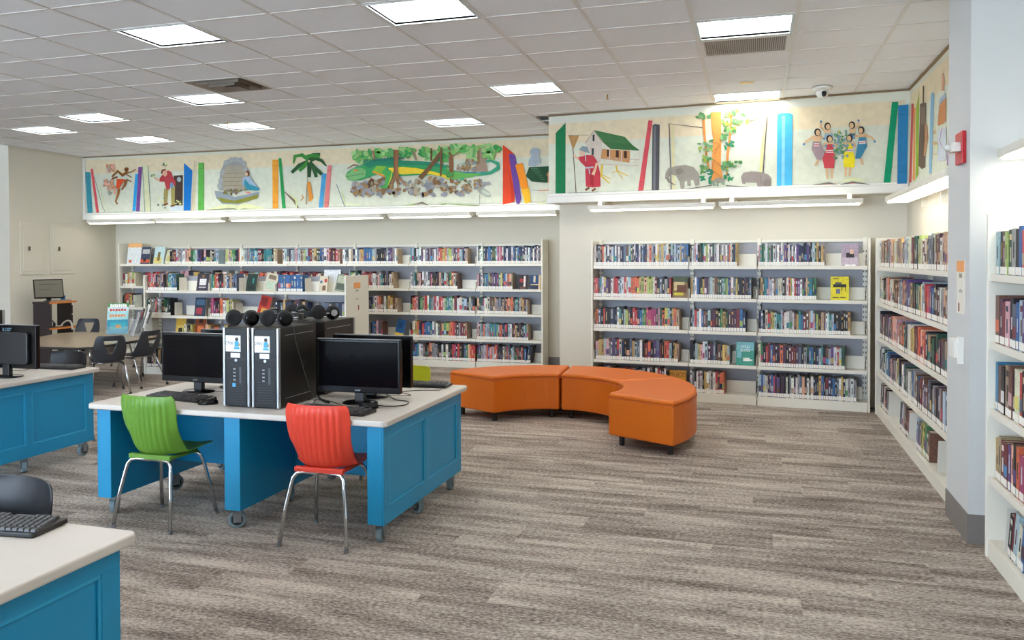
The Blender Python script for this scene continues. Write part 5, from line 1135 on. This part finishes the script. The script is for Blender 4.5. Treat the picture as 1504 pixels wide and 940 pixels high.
for k in range(14): p.poly('2f7a72', [(320+k*38, 330-k*3), (350+k*38, 322-k*3), (345+k*36, 285-k*3)])
p.stroke('a0704c', [60, 54, 56, 80], [(742, 170), (742, 300), (738, 430), (745, 540)]).stroke('8a5a3c', [22, 14], [(720, 170), (722, 500)]).stroke('a0704c', [24, 16, 10], [(720, 520), (700, 570), (690, 600)]).stroke('a0704c', [28, 20, 10], [(760, 520), (830, 570), (860, 610)]).stroke('a0704c', [22, 16, 10], [(745, 540), (765, 620), (745, 690)])
p.stroke('7a5a3c', [60, 50, 46], [(1040, 530), (1140, 420), (1310, 200)]).stroke('6a4a30', 16, [(1180, 150), (1180, 310)]).stroke('7a5238', 22, [(1310, 150), (1300, 500)]); p.build('painted_lizard_and_trees')
P_().stroke('a8c06a', [6, 16, 10, 18], [(660, 890), (900, 870), (1080, 835), (1170, 880)]).stroke('7a6a5a', [4, 22, 6], [(950, 860), (1070, 835), (1150, 870)]).stroke('8a9a5a', [14, 10, 20], [(1170, 885), (1250, 885), (1370, 845)]).build('painted_open_book')
T = (645, 195, 8.172)
p = P_().leaves(G1, [(150, 320, 160, 240), (0, 110, 180, 340), (280, 460, 160, 330), (500, 720, 150, 230), (540, 640, 210, 300)], 30, 40).leaves(['9a7a50', '8a6a44', 'b0a08a', '8a8c92'], [(220, 450, 400, 460), (40, 620, 560, 680), (60, 380, 650, 720), (310, 440, 330, 370)], 30, 26)
p.stroke('3a9a78', [50, 40, 36, 44, 50, 46, 30, 14, 6], [(180, 480), (330, 500), (480, 500), (620, 480), (710, 420), (705, 370), (620, 335), (380, 375), (250, 375)][:9]).poly('6ab25a', [(0, 400), (170, 450), (330, 480), (520, 500), (400, 530), (200, 560), (100, 560), (0, 510)]).stroke('e8d040', [16, 12], [(0, 510), (140, 558)]).stroke('3f7fa0', [8, 14, 8], [(180, 455), (330, 480), (560, 470)])
p.stroke('4fae80', [24, 16, 10], [(270, 540), (300, 570), (380, 620)]).stroke('4fae80', [20, 12], [(270, 550), (200, 630)]).stroke('a08a78', [70, 90, 120, 180], [(510, 150), (510, 280), (505, 380), (500, 465)]).stroke('8a6a4a', [26, 30], [(475, 150), (470, 380)]).stroke('8a6040', [50, 50, 40], [(132, 165), (145, 400), (150, 600)]).stroke('7a5238', 20, [(20, 170), (20, 500)]).stroke('a08a70', [10, 16], [(330, 170), (150, 290)]).leaves(['3f8a4a', '5fa05a'], [(40, 170, 380, 560)], 22, 22); p.build('painted_lizard_tail_and_trees')
P_().ell('a5aaa0', 540, 715, 95, 38, 14, .5).ell('c3cdbb', 560, 720, 60, 20, 12, .5).build('painted_stone'); P_().leaves(['9a9aa0', '8f9498'], [(190, 290, 700, 760)], 9, 30).build('painted_stone'); P_().leaves(['9a9aa0', '8f9498'], [(460, 620, 600, 650)], 9, 30).build('painted_stone'); P_().stroke('8fa06a', [8, 10, 18], [(0, 855), (110, 855), (480, 875), (750, 862)][:3]).stroke('7a9a8a', 6, [(486, 740), (486, 866)]).build('painted_open_book')
P_().poly('dd4a2c', [(765, 145), (890, 245), (905, 830), (765, 862)]).poly('c43a24', [(840, 460), (905, 700), (905, 830), (870, 836)]).build('painted_book')
P_().poly('6a4a98', [(835, 262), (862, 248), (905, 262), (918, 300), (985, 790), (965, 855), (930, 855), (905, 730)]).stroke('533a80', 6, [(842, 300), (915, 290)]).build('painted_book'); P_().poly('f0922a', [(912, 385), (1000, 360), (1050, 560), (1102, 830), (1030, 852)]).poly('f2b830', [(990, 680), (1080, 660), (1102, 830), (1030, 852)]).build('painted_book')
p = P_().ell('a3aeb8', 1152, 232, 64, 55).poly('a3aeb8', [(1110, 270), (1180, 270), (1225, 335), (1215, 365), (1170, 385), (1160, 405), (1065, 395), (1075, 330)]).poly('2a5038', [(1080, 412), (1340, 400), (1358, 440), (1300, 520), (1300, 600), (1110, 585), (1040, 520)])
for k in range(7): p.stroke('5f8a68', 5, [(1100+k*20, 430+k*22), (1190+k*12, 425+k*22)])
p.poly('c88a64', [(1285, 510), (1325, 445), (1358, 470), (1356, 600), (1302, 598), (1302, 515)]); p.build('painted_ghost_and_cottage')
P_().stroke('e07a6a', 8, [(1185, 692), (1358, 686)]).stroke('8f9fc0', 6, [(1105, 688), (1190, 690)]).stroke('dfe0a0', [10, 10], [(1180, 845), (1358, 842)]).build('painted_open_book')
# --- right mural: hut
T = (815, 160, 6.7125); w = RB_
def Q_(): return Paint(RB_, T)
Q_().poly('1f7a4c', [(8, 238), (106, 135), (104, 848), (6, 832)]).build('painted_book')
p = Q_().poly('d0c4b6', [(300, 340), (385, 215), (460, 315), (470, 470), (440, 540), (360, 460), (310, 400)]).poly('47784a', [(385, 208), (690, 275), (765, 355), (470, 318)]).poly('3f7044', [(470, 318), (760, 352), (842, 412), (550, 395)])
p.poly('c8905c', [(465, 395), (740, 412), (735, 530), (452, 490)]).stroke('7a5240', 5, [(300, 340), (385, 212), (460, 315), (550, 392)])
for x0, y0 in ((512, 400), (600, 408), (680, 415)): p.poly('4a3226', [(x0, y0), (x0+30, y0+2), (x0+30, y0+72), (x0, y0+68)])
for x in (540, 660, 745, 832): p.stroke('d8ccc0', 9, [(x, 402), (x-4, 560)])
p.stroke('cdbfae', 10, [(440, 545), (820, 560)]).stroke('b5a290', 6, [(452, 488), (830, 500)]).poly('3a3a3a', [(372, 255), (390, 250), (390, 315), (372, 318)]).poly('3a4a44', [(362, 390), (384, 388), (382, 455), (362, 458)])
for x in (470, 560, 600, 770): p.stroke('d0c2b2', 4, [(x, 490), (x+50, 540)]).stroke('d0c2b2', 4, [(x+50, 490), (x, 540)])
p.stroke('e0c050', [22, 18, 10], [(465, 550), (455, 660), (540, 735)]).stroke('e0c050', 8, [(465, 650), (550, 690)]).stroke('e0c050', [20, 14, 8], [(605, 560), (610, 610), (720, 660)]).stroke('e0c050', 7, [(610, 612), (670, 690)]).stroke('e0c050', 6, [(615, 610), (565, 630)]); p.build('painted_hut_on_bird_legs')
p = Q_().stroke('5a4030', 8, [(178, 385), (210, 842)]).poly('b98f5a', [(132, 262), (240, 262), (190, 385), (172, 385)]).stroke('8a6a4a', 3, [(150, 265), (180, 370)]).stroke('8a6a4a', 3, [(220, 265), (188, 370)])
p.poly('c2404c', [(225, 480), (300, 450), (380, 460), (420, 520), (448, 640), (450, 765), (375, 775), (340, 770), (305, 765), (300, 640), (300, 570), (250, 520)]).poly('a8323e', [(345, 600), (380, 610), (380, 770), (350, 740)]).stroke('b4bcc4', 16, [(305, 580), (380, 575)]).stroke('b4bcc4', 10, [(335, 590), (345, 640)]).stroke('e0b898', [22, 24, 30], [(415, 530), (395, 600), (375, 650)]).stroke('e0b898', 20, [(235, 500), (185, 455)])
p.ell('d8b8a0', 270, 435, 34, 32).poly('8a9aa0', [(235, 400), (270, 365), (320, 375), (345, 440), (310, 430), (250, 408)]).stroke('c8c8c8', [12, 6], [(300, 440), (305, 520)]).stroke('7a5030', 20, [(300, 800), (340, 775)]).stroke('7a5030', 20, [(365, 808), (402, 785)]); p.build('painted_woman_with_broom')
Q_().stroke('6a7a70', 4, [(130, 260), (335, 257)]).stroke('6a7a70', 4, [(125, 828), (425, 818), (430, 765)]).build('painted_page_outline')
Q_().book('d2525c', [(922, 112), (962, 115), (868, 832), (816, 828)]).build('painted_book'); Q_().poly('55565a', [(962, 160), (990, 148), (1034, 155), (1026, 825), (955, 825)]).stroke('77787c', 22, [(985, 170), (980, 815)]).build('painted_book')
# --- forest
T = (965, 150, 6.485)
Q_().stroke('5f4a52', 9, [(432, 243), (115, 205), (135, 852), (520, 792)]).stroke('d8cfa0', 26, [(148, 220), (160, 835)]).stroke('5f4a52', 9, [(655, 795), (1000, 818), (1050, 135), (870, 185)]).stroke('e0dc9a', 26, [(1028, 160), (985, 680)]).build('painted_open_book')
G2 = ['5f8f5c', '4f8450', '7aa870', '9ab04a', '6f9a6a']
p = Q_().stroke('d08a4a', [24, 22, 20, 24], [(440, 120), (455, 350), (470, 500), (495, 650)]).stroke('d08a4a', [20, 22, 24, 20], [(708, 120), (695, 330), (672, 500), (665, 700)]).poly('d8924c', [(512, 95), (610, 92), (612, 400), (608, 600), (630, 735), (515, 750), (520, 600), (535, 350), (520, 240)])
for a, c in (((520, 380), (605, 405)), ((525, 470), (600, 420)), ((530, 540), (605, 610)), ((515, 640), (610, 715)), ((540, 560), (525, 640)), ((590, 410), (545, 500))): p.stroke('b87840', 9, [a, c])
p.leaves(G2, [(360, 510, 105, 145), (650, 840, 80, 130), (610, 740, 170, 220), (750, 860, 170, 205), (640, 770, 240, 290), (400, 520, 365, 460), (440, 520, 520, 560), (400, 480, 610, 670), (620, 820, 570, 600), (620, 740, 600, 650), (615, 660, 310, 350)], 13, 22).leaves(['3f7a6a', '2f8a5a'], [(640, 760, 370, 440), (420, 520, 690, 770), (640, 720, 690, 750), (480, 520, 640, 690)], 10, 20)
p.ell('9a8f84', 595, 745, 55, 28).leaves(['8a9a8a', '7a8f7a'], [(520, 650, 760, 790)], 8, 22); p.build('painted_forest_trees')
p = Q_().poly('9a948a', [(75, 730), (80, 680), (110, 625), (180, 610), (270, 597), (350, 620), (400, 680), (405, 790), (365, 800), (345, 740), (320, 745), (325, 795), (290, 800), (285, 750), (262, 760), (262, 825), (225, 828), (215, 760), (180, 700), (135, 690), (110, 720), (130, 745), (95, 740)]).poly('8a837a', [(180, 640), (230, 620), (255, 660), (220, 695), (180, 690)]).stroke('8f887e', [26, 18, 10], [(95, 720), (110, 755), (170, 790)]).stroke('d0ccc0', 6, [(108, 765), (112, 800)]).stroke('d0ccc0', 6, [(185, 755), (185, 800)]); p.build('painted_elephant')
p = Q_().poly('948a86', [(800, 710), (825, 672), (900, 660), (1000, 668), (1060, 690), (1090, 730), (1085, 800), (1050, 815), (1010, 800), (985, 812), (955, 800), (950, 770), (850, 765), (835, 780), (812, 775)]).ell('877d79', 1050, 770, 38, 40).stroke('7a706c', 5, [(985, 700), (1000, 790)]); p.build('painted_hippo')
Q_().poly('4fb2de', [(1145, 118), (1175, 104), (1260, 104), (1290, 118), (1285, 800), (1260, 815), (1160, 812), (1140, 800)]).stroke('8accea', 30, [(1205, 130), (1200, 800)]).build('painted_book')
# --- dancers
T = (1150, 140, 6.267); SK = 'd8b48c'
p = Q_().leaves(['6f9a72', '5a8a62', '8aa890', '7a9cae'], [(470, 600, 330, 580)], 80, 16).stroke('e0d060', 10, [(515, 320), (515, 360)]); p.build('painted_reed_bundle')
def dancer(name, head, torso, skirt, col, arms, legs, belt):
    p = Q_()
    for a in legs: p.stroke(SK, [26, 18], a)
    for a in arms: p.stroke(SK, [24, 20, 16][:len(a)], a)
    p.poly(SK, torso); p.poly(col, skirt)
    if belt: p.stroke('e6dcd4', 26, belt).stroke('c04a5a', 8, belt)
    hx, hy = head; p.ell('2a2626', hx, hy, 30, 36).ell(SK, hx+(4 if hx < 500 else -4), hy+4, 20, 26)
    for a in arms: p.ell('5f8fc0', a[-1][0], a[-1][1], 11, 11)
    p.build(name)
dancer('painted_dancer', (410, 285), [(385, 310), (440, 310), (430, 380), (380, 370)], [(385, 350), (455, 350), (460, 400), (380, 400)], '9ab4c4', [[(390, 330), (345, 290), (350, 242)]], [], None)
dancer('painted_dancer', (635, 275), [(605, 310), (660, 310), (665, 370), (620, 370)], [(610, 350), (665, 350), (665, 400), (610, 400)], '4a6a7a', [[(655, 310), (695, 280), (695, 232)]], [], None)
dancer('painted_dancer', (318, 340), [(270, 370), (350, 370), (345, 430), (275, 430)], [(275, 425), (340, 425), (385, 520), (360, 600), (310, 590), (265, 500)], 'a08a90', [[(275, 385), (220, 420), (192, 450)], [(340, 380), (380, 400)]], [[(330, 590), (295, 650)]], [(285, 455), (335, 455)])
dancer('painted_dancer', (720, 320), [(690, 350), (770, 355), (750, 400), (690, 400)], [(700, 385), (760, 385), (775, 470), (715, 580), (665, 585), (680, 490)], '3f7f9c', [[(765, 365), (820, 390), (845, 425)], [(690, 370), (650, 385)]], [[(715, 580), (735, 640)]], [(700, 435), (762, 430)])
dancer('painted_dancer', (428, 400), [(385, 430), (485, 430), (470, 490), (400, 490)], [(410, 450), (460, 450), (470, 530), (480, 560), (470, 672), (380, 672), (365, 580), (390, 520)], 'c94a52', [[(390, 440), (375, 470), (395, 465)], [(480, 440), (490, 480), (465, 465)]], [[(405, 670), (410, 770)], [(450, 670), (450, 765)]], [(395, 515), (465, 515)])
dancer('painted_dancer', (612, 395), [(560, 430), (660, 430), (650, 490), (570, 490)], [(600, 445), (635, 450), (645, 520), (665, 590), (655, 665), (560, 660), (552, 570), (575, 500)], 'f0dc2c', [[(565, 440), (550, 475), (572, 465)], [(655, 440), (665, 470), (640, 455)]], [[(580, 660), (575, 750)], [(620, 660), (612, 745)]], [(575, 508), (645, 506)])
Q_().stroke('e08a7a', 8, [(105, 850), (300, 828), (480, 815), (518, 825), (600, 812), (750, 818), (915, 822)]).stroke('7a746a', [4, 18, 4], [(270, 828), (420, 808), (510, 825)]).stroke('7a746a', [4, 18, 4], [(525, 822), (640, 800), (800, 820)]).stroke('dfe0a8', [8, 30, 8], [(540, 790), (640, 770), (760, 790)]).build('painted_open_book')
Q_().book('12976a', [(1003, 62), (1062, 60), (988, 815), (925, 818)]).build('painted_book'); Q_().book('2f80b4', [(1060, 92), (1155, 84), (1140, 812), (1052, 814)]).build('painted_book')
# --- right wall
T = (1325, 60, 4.087)
def S_(): return Paint(RW_, T)
S_().poly('c45a54', [(56, 380), (70, 376), (56, 850), (42, 852)]).build('painted_book'); S_().poly('ec9c50', [(70, 405), (80, 400), (76, 835), (64, 842)]).build('painted_book'); S_().poly('9ab83a', [(84, 400), (102, 310), (96, 800), (80, 830)]).build('painted_book')
S_().stroke('6a5a4a', 8, [(128, 270), (126, 375)]).poly('6a5a4c', [(108, 378), (144, 370), (138, 760), (118, 770), (98, 750)]).poly('7f6f5e', [(114, 400), (138, 395), (134, 500), (112, 505)]).stroke('c09068', [14, 18, 10], [(142, 500), (146, 580), (134, 690)]).build('painted_dark_door')
S_().poly('8ab8d4', [(172, 320), (180, 308), (192, 315), (176, 795), (160, 800)]).build('painted_book')
p = S_().poly('d8a888', [(238, 200), (246, 190), (254, 240), (250, 300), (236, 300)]).poly('c98a5a', [(222, 390), (262, 340), (262, 480), (245, 500), (212, 510)]).poly('a9bcd0', [(225, 350), (258, 310), (260, 345), (222, 380)]).poly('c9d0d8', [(215, 540), (265, 520), (262, 720), (210, 720)]).stroke('b890b0', 4, [(240, 520), (225, 600), (240, 640)]).leaves(['d0b890', 'd8dca0'], [(188, 210, 520, 700)], 10, 12); p.build('painted_robed_figure')
S_().poly('9a74a8', [(300, 170), (308, 130), (322, 200), (292, 740), (268, 750)]).build('painted_book'); S_().poly('c08a5c', [(326, 130), (340, 122), (328, 720), (314, 726)]).build('painted_book')
